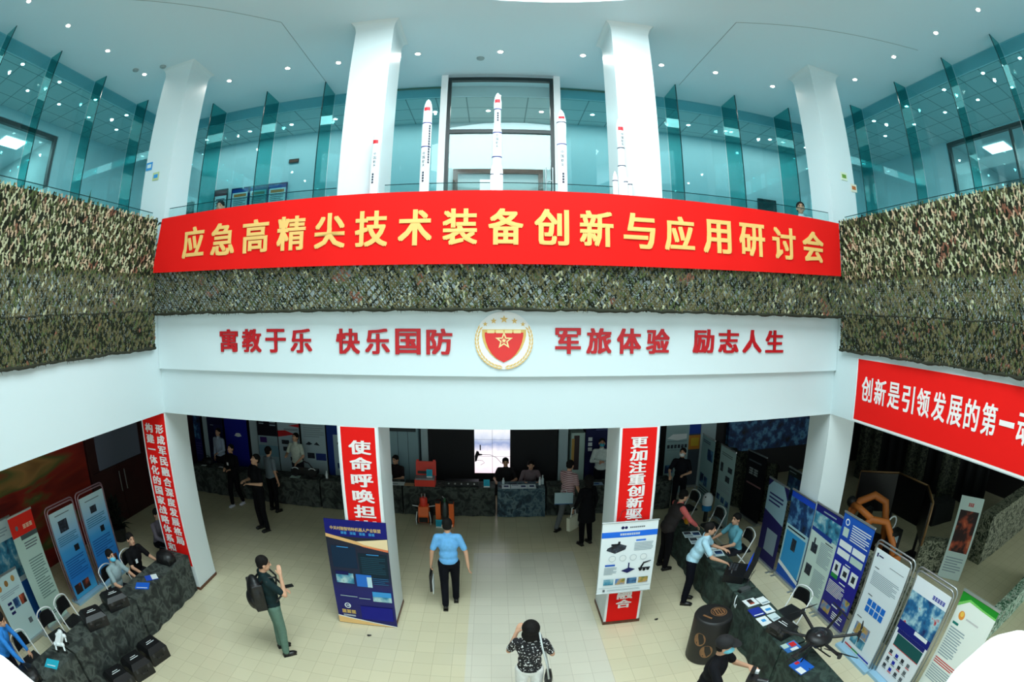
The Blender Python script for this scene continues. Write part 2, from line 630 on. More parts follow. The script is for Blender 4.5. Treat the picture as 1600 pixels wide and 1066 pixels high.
w1 = glazing('window_1', MB().box(-7.45, -1.02, 8.93, 8.99, Z_UP, Z_UP+0.06, M_STEEL))
xs = [-7.45, -5.92, -4.555, -3.27, -1.03]
for a, b2 in zip(xs, xs[1:]):
    pane_y(a+0.01, b2-0.01, 8.96, Z_UP+0.06, 9.24, w1)
for x in (-5.92, -4.555, -3.27):
    fin_y(x, 8.3, 8.94, w1)
w2 = glazing('window_2', MB().box(1.12, 7.45, 8.93, 8.99, Z_UP, Z_UP+0.06, M_STEEL))
xs = [1.12, 3.36, 4.67, 6.03, 7.45]
for a, b2 in zip(xs, xs[1:]):
    pane_y(a+0.01, b2-0.01, 8.96, Z_UP+0.06, 9.24, w2)
for x in (3.36, 4.67, 6.03):
    fin_y(x, 8.27, 8.94, w2)
for nm, s in (('window_3', -1), ('window_4', 1)):
    w3 = glazing(nm, MB().box(min(s*7.45, s*7.51), max(s*7.45, s*7.51), -7, 8.9, Z_UP, Z_UP+0.06, M_STEEL))
    ys = [8.9, 7.27, 5.7, 4.2, 2.77, 1.35, -0.1, -1.6, -3.1]
    for a, b2 in zip(ys, ys[1:]):
        pane_x(s*7.48, b2+0.01, a-0.01, Z_UP+0.06, 9.24, w3)
    for y in ys[1:]:
        fin_x(y, s*7.1, s*7.46, w3)
# small spider fittings that pin the side panes
# ---- glass entrance portal in the middle of the upper floor
d = MB()
d.box(-0.90, -0.84, 8.47, 8.56, Z_UP, 9.19, M_FRAME).box(0.96, 1.02, 8.47, 8.56, Z_UP, 9.19, M_FRAME)
d.box(-0.84, 0.96, 8.47, 8.56, 9.12, 9.19, M_FRAME).box(-0.84, 0.96, 8.47, 8.56, 8.02, 8.09, M_FRAME)
door = struct('door_1', d)
MB().box(-0.84, 0.96, 8.505, 8.515, 8.09, 9.12, M_RAIL).build('transom_pane', door)
for x0, x1 in ((-0.84, 0.055), (0.065, 0.96)):
    MB().box(x0, x1, 8.505, 8.515, Z_UP, 8.02, M_RAIL).build('leaf_pane', door)
for x in (-0.97, 1.09):
    MB().box(x-0.062, x+0.062, 8.47, 8.95, Z_UP, 9.249, M_WHITE).build('side_post', door)
h = MB()
for x in (0.86, 0.98):
    h.rod((x, 8.42, 6.1), (x, 8.42, 7.35), 0.014, M_STEEL)
for z in (6.35, 7.1):
    h.rod((0.86, 8.42, z), (0.98, 8.42, z), 0.009, M_STEEL).rod((0.92, 8.42, z), (0.92, 8.5, z), 0.009, M_STEEL)
h.build('handle', door)
# wooden door frame on the corridor's back wall
d = MB()
d.box(-0.92, -0.82, 10.40, 10.468, Z_UP, 7.88, M_WOOD).box(0.90, 1.0, 10.40, 10.468, Z_UP, 7.88, M_WOOD)
d.box(-0.82, 0.90, 10.40, 10.468, 7.78, 7.88, M_WOOD).box(-0.82, 0.90, 10.41, 10.468, 7.34, 7.40, M_WOOD)
dd = struct('door_4', d)
MB().box(-0.82, 0.90, 10.43, 10.468, Z_UP, 7.34, mat('pale_door_leaf', (196, 204, 205), 0.4)).build('leaf', dd)
# ---- glass balustrades
for i, (x0, x1) in enumerate(((-5.25, -2.2), (-1.5, 1.63), (2.3, 5.33))):
    o = struct('trim_%d' % (6+i), MB().box(x0, x1, 6.49, 6.502, Z_UP, 6.545, M_RAIL))
    MB().box(x0, x1, 6.488, 6.504, 6.545, 6.553, M_EDGE).build('rail_edge', o)
for i, s in enumerate((-1, 1)):
    x = -5.45 if s < 0 else 5.52
    o = struct('trim_%d' % (9+i), MB().box(x-0.006, x+0.006, -3, 6.25, Z_UP, 6.46, M_RAIL))
    MB().box(x-0.008, x+0.008, -3, 6.25, 6.46, 6.468, M_EDGE).build('rail_edge', o)


# ---------------------------------------------------------------- recessed downlights
def downlight(x, y, z, label, group, r=0.042):
    t = thing('downlight', label, 'ceiling light', (x, y, z), group=group)
    MB().lathe([(r, -0.004), (r+0.02, -0.006), (r+0.024, -0.001)], (0, 0, 0), M_WHITE, n=16).build('trim_ring', t)
    MB().lathe([(r, -0.007), (r*0.6, -0.012), (0.001, -0.014)], (0, 0, 0), M_LAMP, n=14).build('lens', t)
    return t


front = [(-6.4, 7.5), (-5.06, 7.5), (-3.77, 7.5), (-2.8, 7.6), (-1.36, 7.56), (0.04, 7.56), (1.44, 7.56), (2.86, 7.58), (3.9, 7.5), (5.18, 7.52), (6.42, 7.5)]
l0 = downlight(*front[0], Z_CEIL, 'round recessed downlight in the row above the rocket models', 'downlights in the hall ceiling')
first = l0
for x, y in front[1:]:
    copy_tree(first).location = (x, y, Z_CEIL)
for s, nm in ((-1, 'left'), (1, 'right')):
    for k, y in enumerate((6.23, 4.95, 3.69, 2.5, 1.2, 0.0)):
        o = copy_tree(first)
        o.location = (s*6.42, y, Z_CEIL)
        o['label'] = 'round recessed downlight in the white ceiling above the %s balcony' % nm
        o['group'] = 'downlights above the %s balcony' % nm
fr2 = [(x, 9.78) for x in (-6.95, -5.67, -4.56, -3.49, -2.4, -1.29, -0.18, 0.92, 2.0, 3.1, 4.19, 5.28, 6.38, 7.5)]
for x, y in fr2:
    o = copy_tree(first)
    o.location = (x, y, 9.02)
    o['label'] = 'round downlight in the tiled corridor ceiling behind the rear glass wall'
    o['group'] = 'downlights in the rear corridor'
for s, nm, xx in ((-1, 'left', (7.68, 8.49)), (1, 'right', (7.75, 8.62))):
    for ax, ys in ((xx[0], (7.2, 6.03, 4.79, 3.59, 2.49)), (xx[1], (7.7, 6.6, 5.5, 4.4, 3.3))):
        for y in ys:
            o = copy_tree(first)
            o.location = (s*ax, y, 9.02)
            o['label'] = 'round downlight in the grid ceiling of the %s upper corridor' % nm
            o['group'] = 'downlights in the %s corridor' % nm
for i, (x, y) in enumerate(((-6.45, 5.95), (-5.9, 6.2), (-0.3, 7.8), (5.75, 6.7))):
    o = MB().lathe([(0.07, 0), (0.065, -0.02), (0.03, -0.035)], (x, y, Z_CEIL-0.001), mat('detector_grey', (150, 165, 165), 0.6), n=14).build('smoke_detector')
    tag(o, 'small grey smoke detector on the white ceiling', 'smoke detector', 'smoke detectors on the hall ceiling')


def lamp_spot(x, y, power):
    l = bpy.data.lights.new('downlight_beam', 'SPOT')
    l.energy, l.color, l.spot_size, l.spot_blend, l.shadow_soft_size = power, (1.0, 0.97, 0.9), math.radians(165), 0.8, 0.035
    o = bpy.data.objects.new('downlight_beam', l)
    COL.objects.link(o)
    o.location = (x, y, Z_CEIL-0.03)


for x, y in front:
    lamp_spot(x, y, 22)
for s in (-1, 1):
    for y in (6.23, 4.95, 3.69, 2.5, 1.2, 0.0):
        lamp_spot(s*6.42, y, 20)

# corridor lighting carried by the recessed lamps
def lamp_light(x0, x1, y0, y1, z, power):
    area_light('corridor_lamps', ((x0+x1)/2, (y0+y1)/2, z), (0, 0, 0), abs(x1-x0), abs(y1-y0), power, (1.0, 0.98, 0.92))


lamp_light(-7.4, 7.4, 9.5, 10.0, 9.0, 130)
lamp_light(-8.6, -7.7, -2, 8, 9.0, 75)
lamp_light(7.75, 8.65, -2, 8, 9.0, 75)
lamp_light(-12.5, -10.2, 2, 6, 8.75, 110)
lamp_light(10.8, 13, 2, 6, 8.8, 110)
# ---------------------------------------------------------------- camouflage nets hung over the balcony edges
NETC = [mat('net_sage', (176, 175, 142), 0.85, spec=0.1), mat('net_green', (78, 88, 54), 0.85, spec=0.1),
        mat('net_brown', (128, 86, 68), 0.85, spec=0.1), mat('net_dark', (34, 38, 28), 0.9, spec=0.05),
        mat('net_olive', (100, 95, 66), 0.85, spec=0.1), mat('net_tan', (186, 160, 132), 0.85, spec=0.1)]


def net_flaps(mb, P, length, z0, z1, pitch, size, seed, mix, wk, drape, outv):
    """rows of curled leaf flaps cut in the net; P(s, z) gives a point on the net, outv the direction away from the wall"""
    rnd = random.Random(seed)
    nz = int((z1-z0)/(pitch*0.62))
    ns = int(length/pitch)
    for j in range(nz):
        for i in range(ns):
            s = (i+0.5*(j % 2)+rnd.uniform(-.18, .18))*pitch
            z = z0+(j+0.5+rnd.uniform(-.2, .2))*pitch*0.62
            if s > length or rnd.random() < 0.05:
                continue
            p = P(s, z)
            patch = 0.45*noise.noise(Vector((s*1.6+seed, z*2.0, seed*3.1)))+0.5*noise.noise(Vector((s*5, z*5, seed)))
            k = mix(patch, rnd, s, z)
            sgn = 1 if (i+j) % 2 else -1
            sgn = 1 if (i+j//2) % 2 else -1
            a = rnd.uniform(0.95, 1.5)*sgn
            L = size*rnd.uniform(0.85, 1.25)
            wv = size*rnd.uniform(0.15, 0.27)*wk
            q = P(s+0.02, z)
            tng = (q-p).normalized()
            upv = Vector((0, 0, 1))
            d = tng*math.sin(a)+upv*math.cos(a)
            e = tng*math.cos(a)-upv*math.sin(a)
            c1 = rnd.uniform(0.25, 0.7)*size
            pts = []
            for t, off, ww, sb in ((-0.5, 0.0, 0.5, 0.06), (-0.25, 0.35*c1, 1.0, 0.30), (0.0, 0.6*c1, 1.1, 0.02), (0.25, 0.75*c1, 1.0, -0.30), (0.5, 0.5*c1, 0.3, -0.02)):
                cpt = p+d*(L*t)+e*(sb*size*sgn)+outv*(off+drape)
                pts.append(cpt-e*wv*ww)
                pts.append(cpt+e*wv*ww+outv*(0.3*c1))
            mb.add(pts, [(0, 1, 3, 2), (2, 3, 5, 4), (4, 5, 7, 6), (6, 7, 9, 8)], NETC[k])


def mix_upper(patch, rnd, s, z):
    r = rnd.random()
    if patch > 0.28:
        return 2 if r < 0.55 else (5 if r < 0.8 else 3)
    if patch < -0.3:
        return 1 if r < 0.6 else (3 if r < 0.85 else 0)
    return 0 if r < 0.34 else (5 if r < 0.48 else (1 if r < 0.66 else (4 if r < 0.86 else 3)))


def mix_lower(patch, rnd, s, z):
    r = rnd.random()
    if patch > 0.3:
        return 2 if r < 0.45 else 4
    if patch < -0.3:
        return 1 if r < 0.6 else 3
    return 4 if r < 0.52 else (1 if r < 0.7 else (3 if r < 0.93 else 0))


def mix_skirt(patch, rnd, s, z):
    r = rnd.random()
    return 4 if r < 0.4 else (1 if r < 0.55 else (2 if r < 0.65 and patch > 0.1 else 3))


def net_cords(mb, P, length, z0, z1, step, r, outv, m):
    k = int(length/step)
    for d in (-1, 1):
        h = z1-z0
        n = int((length+h)/step)
        for i in range(n):
            s0 = i*step-(h if d > 0 else 0)
            a, b2 = s0, s0+d*h
            za, zb = z0, z1
            if d < 0:
                s0 = i*step
                a, b2 = s0, s0-h
            # clip to the net
            if max(a, b2) < 0 or min(a, b2) > length:
                continue
            def cl(sa, za, sb, zb):
                if sa < 0:
                    t = (0-sa)/(sb-sa); return 0, za+(zb-za)*t
                if sa > length:
                    t = (length-sa)/(sb-sa); return length, za+(zb-za)*t
                return sa, za
            p0 = cl(a, za, b2, zb)
            p1 = cl(b2, zb, a, za)
            A, B = P(*p0)+outv*0.01, P(*p1)+outv*0.01
            if (A-B).length < 0.02:
                continue
            t = (B-A).cross(outv).normalized()*r
            mb.add([A-t, A+t, B+t, B-t], [(0, 1, 2, 3)], m)


def hem(P, length, z, r, seed, outv, m):
    mb = MB()
    rnd = random.Random(seed)
    pts, k = [], int(length/0.07)
    for i in range(k+1):
        s = length*i/k
        pts.append(P(s, z+0.02*noise.noise(Vector((s*2.3, seed, 0)))+rnd.uniform(-.008, .008))+outv*0.02)
    mb.tube(pts, [r*rnd.uniform(0.7, 1.35) for _ in pts], m, n=6)
    for i in range(int(length*14)):
        s = rnd.uniform(0, length)
        p = P(s, z)+outv*rnd.uniform(0, .03)
        q = p+Vector((rnd.uniform(-.02, .02), rnd.uniform(-.02, .02), -rnd.uniform(.015, .06)))
        t = Vector((0.006, 0.006, 0))
        mb.add([p-t, p+t, q], [(0, 1, 2)], m)
    return mb


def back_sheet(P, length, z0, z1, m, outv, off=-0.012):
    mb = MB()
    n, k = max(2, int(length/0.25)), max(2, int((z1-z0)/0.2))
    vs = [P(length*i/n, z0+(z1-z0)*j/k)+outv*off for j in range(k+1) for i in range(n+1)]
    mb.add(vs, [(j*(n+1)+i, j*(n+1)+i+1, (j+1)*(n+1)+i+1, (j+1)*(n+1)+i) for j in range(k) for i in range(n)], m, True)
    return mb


M_NETBACK = ramp_mat('net_shadowed_weave', [(0.3, (18, 20, 14)), (0.5, (44, 48, 32)), (0.62, (60, 50, 36)), (0.75, (26, 32, 20))], 6, 5, 0.95)  # backing sheet, its dark colours stand for the shade between the flaps
M_NETDK = ramp_mat('net_olive_weave', [(0.3, (30, 33, 22)), (0.48, (62, 64, 42)), (0.6, (84, 72, 48)), (0.75, (40, 50, 28))], 5, 6, 0.95)
M_HEM = mat('net_hem', (40, 42, 28), 0.95)
M_CORD = mat('net_cord', (66, 66, 46), 0.9)


def wav(s, z, sd):
    return 0.05*noise.noise(Vector((s*0.9, z*0.7, sd)))+0.018*noise.noise(Vector((s*3.7, z*1.5, sd+5)))


def make_net(label, P, length, outv, zs, seed):
    t = thing('camouflage_net', label, 'camouflage net', P(length/2, zs[-1]))
    t.location = (0, 0, 0)
    z_bot, z_mid, z_fold, z_top = zs
    a = MB()
    if z_top > z_fold:
        net_flaps(a, P, length, z_fold, z_top, 0.064, 0.066, seed, mix_upper, 1.0, 0.012, outv)
        a.build('upper_flaps', t)
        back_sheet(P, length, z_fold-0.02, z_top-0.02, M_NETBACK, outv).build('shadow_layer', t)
    b = MB()
    net_flaps(b, P, length, z_mid, z_fold, 0.050, 0.060, seed+1, mix_lower, 1.05, 0.008, outv)
    net_cords(b, P, length, z_mid, z_fold, 0.112, 0.005, outv, M_CORD)
    b.build('lower_flaps', t)
    if z_mid > z_bot+0.05:
        d = MB()
        net_flaps(d, P, length, z_bot, z_mid, 0.043, 0.055, seed+2, mix_skirt, 1.2, 0.010, outv)
        net_cords(d, P, length, z_bot, z_mid, 0.09, 0.006, outv, M_CORD)
        d.build('skirt_flaps', t)
        hem(P, length, z_mid, 0.012, seed+8, outv, M_HEM).build('fold_seam', t)
    hem(P, length, z_bot, 0.022, seed+9, outv, M_HEM).build('hem', t)
    return t


def P_left(s, z):
    return Vector((-5.24+0.6*wav(s, z, 1.3), -0.8+s, z))


def P_right(s, z):
    return Vector((5.31+0.6*wav(s, z, 7.7), -0.8+s, z))


def P_front(s, z):
    sag = 0.0
    return Vector((-5.225+s, 6.165+0.4*wav(s, z, 4.4), z-0.03*math.sin(PI*s/10.5)*0))


make_net('camouflage net with leafy flaps draped over the left balcony edge', P_left, 6.98, Vector((1, 0, 0)), (4.35, 4.9, 5.46, 6.34), 11)
make_net('camouflage net with leafy flaps draped over the right balcony edge', P_right, 6.98, Vector((-1, 0, 0)), (4.35, 4.9, 5.44, 6.37), 23)
make_net('long camouflage net strip hanging beneath the wide red front banner', P_front, 10.52, Vector((0, -1, 0)), (4.86, 4.86, 5.62, 5.62), 37)
# rail that carries the side nets
for nm, x in (('left', -5.30), ('right', 5.37)):
    o = MB().tube([(x, -0.8, 6.31), (x, 6.2, 6.31)], 0.02, M_STEEL).build('net_rail')
    for k in range(6):
        y = -0.7+k*1.35
        MB().rod((x, y, Z_UP), (x, y, 6.31), 0.014, M_STEEL).build('post', o)
    tag(o, 'steel rail that carries the camouflage net on the %s balcony' % nm, 'railing')
o = MB().tube([(-5.2, 6.165, 6.255), (5.24, 6.165, 6.255)], 0.02, M_STEEL).build('banner_rail')
for k in range(9):
    x = -5.1+k*1.29
    MB().rod((x, 6.165, 5.66), (x, 6.165, 6.255), 0.012, M_STEEL).box(x-0.02, x+0.02, 6.15, 6.26, 5.622, 5.66, M_STEEL).build('post', o)
tag(o, 'steel rail behind the top edge of the wide red front banner', 'railing')


# ---------------------------------------------------------------- the wide red banner
def banner_y(x, z):
    return 6.09+0.018*noise.noise(Vector((x*0.8, z*0.6, 2.0)))+0.010*noise.noise(Vector((x*2.6, z*1.1, 9.0)))


def banner_edges(x):
    t = (x+5.2)/10.5
    top = 6.30+0.045*math.sin(PI*min(1, max(0, t)))**0.7
    bot = 5.485-0.075*math.sin(PI*min(1, max(0, t)))**0.8
    return bot, top


t = thing('red_banner', 'wide red cloth banner with gold characters hung across the front balcony rail', 'banner')
mb = MB()
n, k = 110, 12
vs = []
for j in range(k+1):
    f = j/k
    for i in range(n+1):
        u = i/n
        xl, xr = -5.22+0.14*f, 5.215+0.01*f
        x = xl+(xr-xl)*u
        b0, t0 = banner_edges(x)
        z = b0+(t0-b0)*f
        vs.append((x, banner_y(x, z), z))
vs2 = [(v[0], v[1]+0.004, v[2]) for v in vs]
fs = [(j*(n+1)+i, j*(n+1)+i+1, (j+1)*(n+1)+i+1, (j+1)*(n+1)+i) for j in range(k) for i in range(n)]
mb.add(vs, fs, M_RED, True)
# top edge folded back over the rail
top = vs[k*(n+1):]
fold = [(v[0], v[1]+0.06, v[2]+0.012) for v in top]+[(v[0], v[1]+0.115, v[2]+0.002) for v in top]
allv = list(top)+fold
mb.add(allv, [(j*(n+1)+i, j*(n+1)+i+1, (j+1)*(n+1)+i+1, (j+1)*(n+1)+i) for j in range(2) for i in range(n)], M_RED, True)
mb.build('cloth', t)
CH = '应急高精尖技术装备创新与应用研讨会'
CX = [-4.40, -3.83, -3.27, -2.74, -2.20, -1.56, -0.86, -0.155, 0.53, 1.02, 1.65, 2.22, 2.80, 3.28, 3.76, 4.24, 4.62]
LET = []
for i, c in enumerate(CH):
    LET.append((c, -4.37+i*(9.0/16)))
mb = MB()
for c, x in LET:
    vs, fs = fit_text(c, 0.43, 0.46, 0.030, 0.004)
    zc = 5.878
    mb.add([(x+v.x, banner_y(x+v.x, zc+v.z)-0.009+v.y, zc+v.z) for v in vs], fs, M_GOLD)
mb.build('gold_lettering', t)


# ---------------------------------------------------------------- red wall lettering and the round emblem on the fascia
def lettering(s, x0, x1, z0, z1, label):
    t = thing('wall_lettering', label, 'sign', ((x0+x1)/2, 6.333, (z0+z1)/2))
    k = len(s)
    w = (x1-x0)
    cw = w/(k+(k-1)*0.22)
    for i, c in enumerate(s):
        vs, fs = fit_text(c, cw, z1-z0, 0.032, 0.010)
        cx = -w/2+cw/2+i*cw*1.22
        MB().add([(cx+v.x, v.y-0.008, v.z) for v in vs], fs, M_REDL).build('character', t)


lettering('寓教于乐', -3.975, -2.445, 4.29, 4.615, 'four red characters on the white fascia, the group farthest left of the emblem')
lettering('快乐国防', -2.09, -0.53, 4.285, 4.615, 'four red characters on the white fascia directly left of the round emblem')
lettering('军旅体验', 0.765, 2.315, 4.30, 4.63, 'four red characters on the white fascia directly right of the round emblem')
lettering('励志人生', 2.665, 4.20, 4.305, 4.63, 'four red characters on the white fascia, the group farthest right of the emblem')


def star(cx, cz, r, rin=0.42, rot=0.0):
    out = []
    for i in range(10):
        a = PI/2+rot+i*PI/5
        q = r if i % 2 == 0 else r*rin
        out.append((cx+q*math.cos(a), cz+q*math.sin(a)))
    return out


t = thing('emblem', 'round white and gold emblem with a red shield and star on the fascia', 'emblem', (0.12, 6.333, 4.467))
fr = lambda u, v, w: (u, -w, v)
MB().prism([(0.37*math.cos(2*PI*i/48), 0.365*math.sin(2*PI*i/48)) for i in range(48)], 0.001, 0.012, M_WHITE, fr).build('disc', t)
M_EGOLD = mat('emblem_gold', (226, 186, 104), 0.4)
M_ERED = mat('emblem_red', (226, 44, 40), 0.4)


def shield(sx, top):
    half = [(1.0, top), (1.0, 0.25), (0.94, -0.05), (0.82, -0.38), (0.62, -0.70), (0.36, -0.95), (0, -1.14)]
    return [(x*sx, z*0.24) for x, z in half]+[(-x*sx, z*0.24) for x, z in reversed(half[:-1])]


MB().prism(shield(0.275, 0.58), 0.012, 0.018, M_EGOLD, fr).build('shield_border', t)
MB().prism(shield(0.24, 0.42), 0.018, 0.024, M_ERED, fr).build('shield_field', t)
m = MB()
for i in range(4):
    x = -0.165+i*0.11
    m.prism([(x-0.045, 0.092), (x+0.045, 0.092), (x+0.045, 0.13), (x-0.045, 0.13)], 0.018, 0.027, mat('emblem_pale_gold', (244, 222, 158), 0.4), fr)
m.build('battlement', t)
m = MB()
so, si = star(0, 0.0, 0.115), star(0, 0.0, 0.07)
n = 10
vs = [(u, -0.027, v) for u, v in so]+[(u, -0.027, v) for u, v in si]
m.add(vs, [(i, (i+1) % n, n+(i+1) % n, n+i) for i in range(n)], MATS['emblem_pale_gold'])
m.prism(star(0, 0, 0.035), 0.02, 0.028, MATS['emblem_pale_gold'], fr)
m.build('star', t)
for i, (x, z, r) in enumerate(((-0.235, 0.205, 0.032), (-0.13, 0.245, 0.04), (0.0, 0.265, 0.052), (0.13, 0.245, 0.04), (0.235, 0.205, 0.032))):
    MB().prism(star(x, z, r), 0.012, 0.018, M_EGOLD, fr).build('small_star', t)
for s in (-1, 1):
    m = MB()
    for i in range(14):
        a = math.radians(-82+i*8.4)
        for q, dr in ((0.325, 0.5), (0.355, -0.3)):
            cx, cz = s*q*math.cos(a), q*math.sin(a)
            d = a+PI/2+dr*0.6
            ex, ez = s*math.cos(d)*0.036, math.sin(d)*0.036
            nx, nz = -ez*0.28, ex*0.28
            m.prism([(cx-ex, cz-ez), (cx+nx, cz+nz), (cx+ex, cz+ez), (cx-nx, cz-nz)][::s], 0.012, 0.017, M_EGOLD, fr)
    m.build('wheat_wreath', t)


# ---------------------------------------------------------------- red banners on the columns and the right beam
def column_banner(x0, x1, y, z0, z1, cols, label, ztop, cw, ch, step, border=True, cx=None):
    t = thing('column_banner', label, 'banner', ((x0+x1)/2, y, z0))
    w = (x1-x0)/2
    if border:
        MB().box(-w-0.03, w+0.03, -0.003, 0.0, 0, z1-z0, M_WHITE).build('white_border', t)
    MB().box(-w, w, -0.006, -0.003, 0.0, z1-z0, M_RED).build('cloth', t)
    m = MB()
    for ox, s in cols:
        for i, c in enumerate(s):
            vs, fs = fit_text(c, cw, ch if c not in '一' else ch*0.14, 0.034, 0.004)
            zz = ztop-z0-ch/2-i*step
            m.add([(ox+v.x, v.y-0.011, zz+v.z) for v in vs], fs, M_WLET)
    m.build('white_lettering', t)
    return t


column_banner(-2.10, -1.605, 6.388, 0.06, 3.29, [(0.02, '使命呼唤担当')], 'red vertical banner with white characters on the column behind the blue board', 3.105, 0.325, 0.20, 0.24)
column_banner(1.715, 2.215, 6.388, 0.06, 3.29, [(0.0, '更加注重创新驱动'+' '*6+'融合')], 'red vertical banner with white characters on the column behind the white poster stand', 3.16, 0.25, 0.165, 0.178)
column_banner(-5.87, -5.315, 6.388, 0.5, 3.28, [(0.13, '形成军民融合深度发展格局'), (-0.13, '构建一体化的国家战略体系和能力')], 'red two-column vertical banner on the left corner column', 3.09, 0.19, 0.155, 0.183)
t = thing('beam_banner', 'long red banner with white characters on the right balcony beam', 'banner', (XR-0.004, 2.5, 3.33))
MB().box(-0.003, 0, -3.5, 3.275, -0.015, 0.925, M_WHITE).build('white_border', t)
MB().box(-0.006, -0.003, -3.5, 3.25, 0.015, 0.92, M_RED).build('cloth', t)
m = MB()
s = '创新是引领发展的第一动力'
for i, c in enumerate(s):
    vs, fs = fit_text(c, 0.265, 0.36 if c != '一' else 0.06, 0.022, 0.004)
    yc = 2.98-i*0.318
    m.add([(-0.011+v.y, yc-v.x, 0.50+v.z) for v in vs], fs, M_WLET)
m.build('white_lettering', t)
# ---------------------------------------------------------------- people
SOFT = []            # (object, voxel size, smoothing): merged into one continuous skin at the end of the script


def soft(o, vox, it=6):
    SOFT.append((o, vox, it))
    return o


def settle_soft():
    for o, vox, it in SOFT:
        r = o.modifiers.new('merge', 'REMESH')
        r.mode = 'VOXEL'
        r.voxel_size = vox
        r.use_smooth_shade = True
        s = o.modifiers.new('smooth', 'SMOOTH')
        s.iterations = it
        s.factor = 0.5
    dg = bpy.context.evaluated_depsgraph_get()
    for o, vox, it in SOFT:
        mats = list(o.data.materials)
        me = bpy.data.meshes.new_from_object(o.evaluated_get(dg))
        o.modifiers.clear()
        o.data = me
        if not me.materials and mats:
            for m in mats:
                me.materials.append(m)
        for p in me.polygons:
            p.use_smooth = True
    SOFT.clear()


SKIN = mat('warm_skin', (206, 158, 128), 0.5, spec=0.3)
HAIRM = mat('black_hair', (20, 17, 16), 0.8, spec=0.2, noise_amt=0.5, noise_scale=60)
EYEM = mat('dark_eye', (24, 18, 16), 0.3)
LIPM = mat('lip_red', (160, 88, 80), 0.5)
SHOEM = mat('black_shoe', (18, 17, 18), 0.35)


def cone(mb, a, b, r0, r1, m, n=10):
    """a limb segment with rounded ends"""
    mb.rod(a, b, r0, m, r1, n=n)
    mb.ball(a, r0, m, 10, 7)
    mb.ball(b, r1, m, 10, 7)


def make_pose(legs='stand', lean=0.0, side=0.0, armL=None, armR=None, head=(0.0, 0.0), stride=0.18):
    """joint positions for a 1.70 m person who faces +Y; lean bends the trunk forward from the hips"""
    J = {}
    sit = legs == 'sit'
    pz = 0.50 if sit else 0.93
    J['pel'] = Vector((0, 0, pz))
    Rl = Matrix.Rotation(-lean, 3, 'X') @ Matrix.Rotation(side, 3, 'Y')
    for nm, v in (('waist', (0, 0, 0.14)), ('chest', (0, 0.005, 0.32)), ('neck', (0, -0.005, 0.52)), ('head', (0, 0.02, 0.665)),
                  ('shl', (-0.175, -0.01, 0.455)), ('shr', (0.175, -0.01, 0.455))):
        J[nm] = J['pel']+Rl @ Vector(v)
    J['Rh'] = Rl @ Matrix.Rotation(head[1], 3, 'Z') @ Matrix.Rotation(-head[0], 3, 'X')
    J['Rt'] = Rl
    nk = J['neck']
    J['head'] = nk+J['Rh'] @ Vector((0, 0.025, 0.145))
    for s, arm in (('l', armL), ('r', armR)):
        k = -1 if s == 'l' else 1
        e, w = arm if arm else ((0.05, -0.03, -0.275), (0.0, 0.05, -0.245))
        if arm is None:
            e, w = (k*0.06, -0.03, -0.275), (k*0.005, 0.06, -0.245)
        J['el'+s] = J['sh'+s]+Vector(e)
        J['wr'+s] = J['el'+s]+Vector(w)
        hip = J['pel']+Vector((k*0.09, 0, -0.03))
        J['hip'+s] = hip
        if sit:
            J['kn'+s] = Vector((k*0.12, 0.43, 0.50))
            J['an'+s] = Vector((k*0.12, 0.40, 0.075))
        elif legs == 'walk':
            f = k
            J['kn'+s] = Vector((k*0.09, 0.05+f*stride*0.55, 0.49))
            J['an'+s] = Vector((k*0.085, f*stride-(0.04 if f < 0 else 0), 0.08 if f > 0 else 0.11))
        else:
            J['kn'+s] = Vector((k*0.105, 0.02, 0.49))
            J['an'+s] = Vector((k*0.12, -0.02, 0.075))
    return J


def hand(mb, w, d, side, m, curl=0.5):
    """palm, four curled fingers and a thumb beyond the wrist w in direction d"""
    d = Vector(d).normalized()
    u = d.cross(Vector((0, 0, 1)))
    u = u.normalized() if u.length > 0.2 else Vector((0, 1, 0))
    p = d.cross(u).normalized()
    c = w+d*0.045
    mb.rod(w, w+d*0.03, 0.024, m, 0.026, n=8)
    for k in (-1, -0.33, 0.33, 1):
        mb.rod(w+u*(0.016*k)+d*0.01, w+u*(0.026*k)+d*0.085, 0.014, m, 0.0115, n=8)
        L = (0.058, 0.072, 0.077, 0.066)[int(round((k+1)*1.5))]
        a = w+u*(0.027*k)+d*0.085
        b = a+(d*math.cos(curl*0.7)+p*math.sin(curl*0.7))*L*0.5
        e = b+(d*math.cos(curl*1.7)+p*math.sin(curl*1.7))*L*0.5
        mb.rod(a, b, 0.0095, m, 0.0088, n=7).ball(b, 0.009, m, 8, 5)
        mb.rod(b, e, 0.0088, m, 0.0075, n=7).ball(e, 0.0077, m, 8, 5)
    a = w+d*0.02-u*0.022*side
    b = a+d*0.035-u*0.028*side+p*0.012
    e = b+d*0.03-u*0.006*side+p*0.012
    mb.rod(a, b, 0.0125, m, 0.0105, n=7).ball(b, 0.0105, m, 8, 5).rod(b, e, 0.0105, m, 0.008, n=7).ball(e, 0.0082, m, 8, 5)


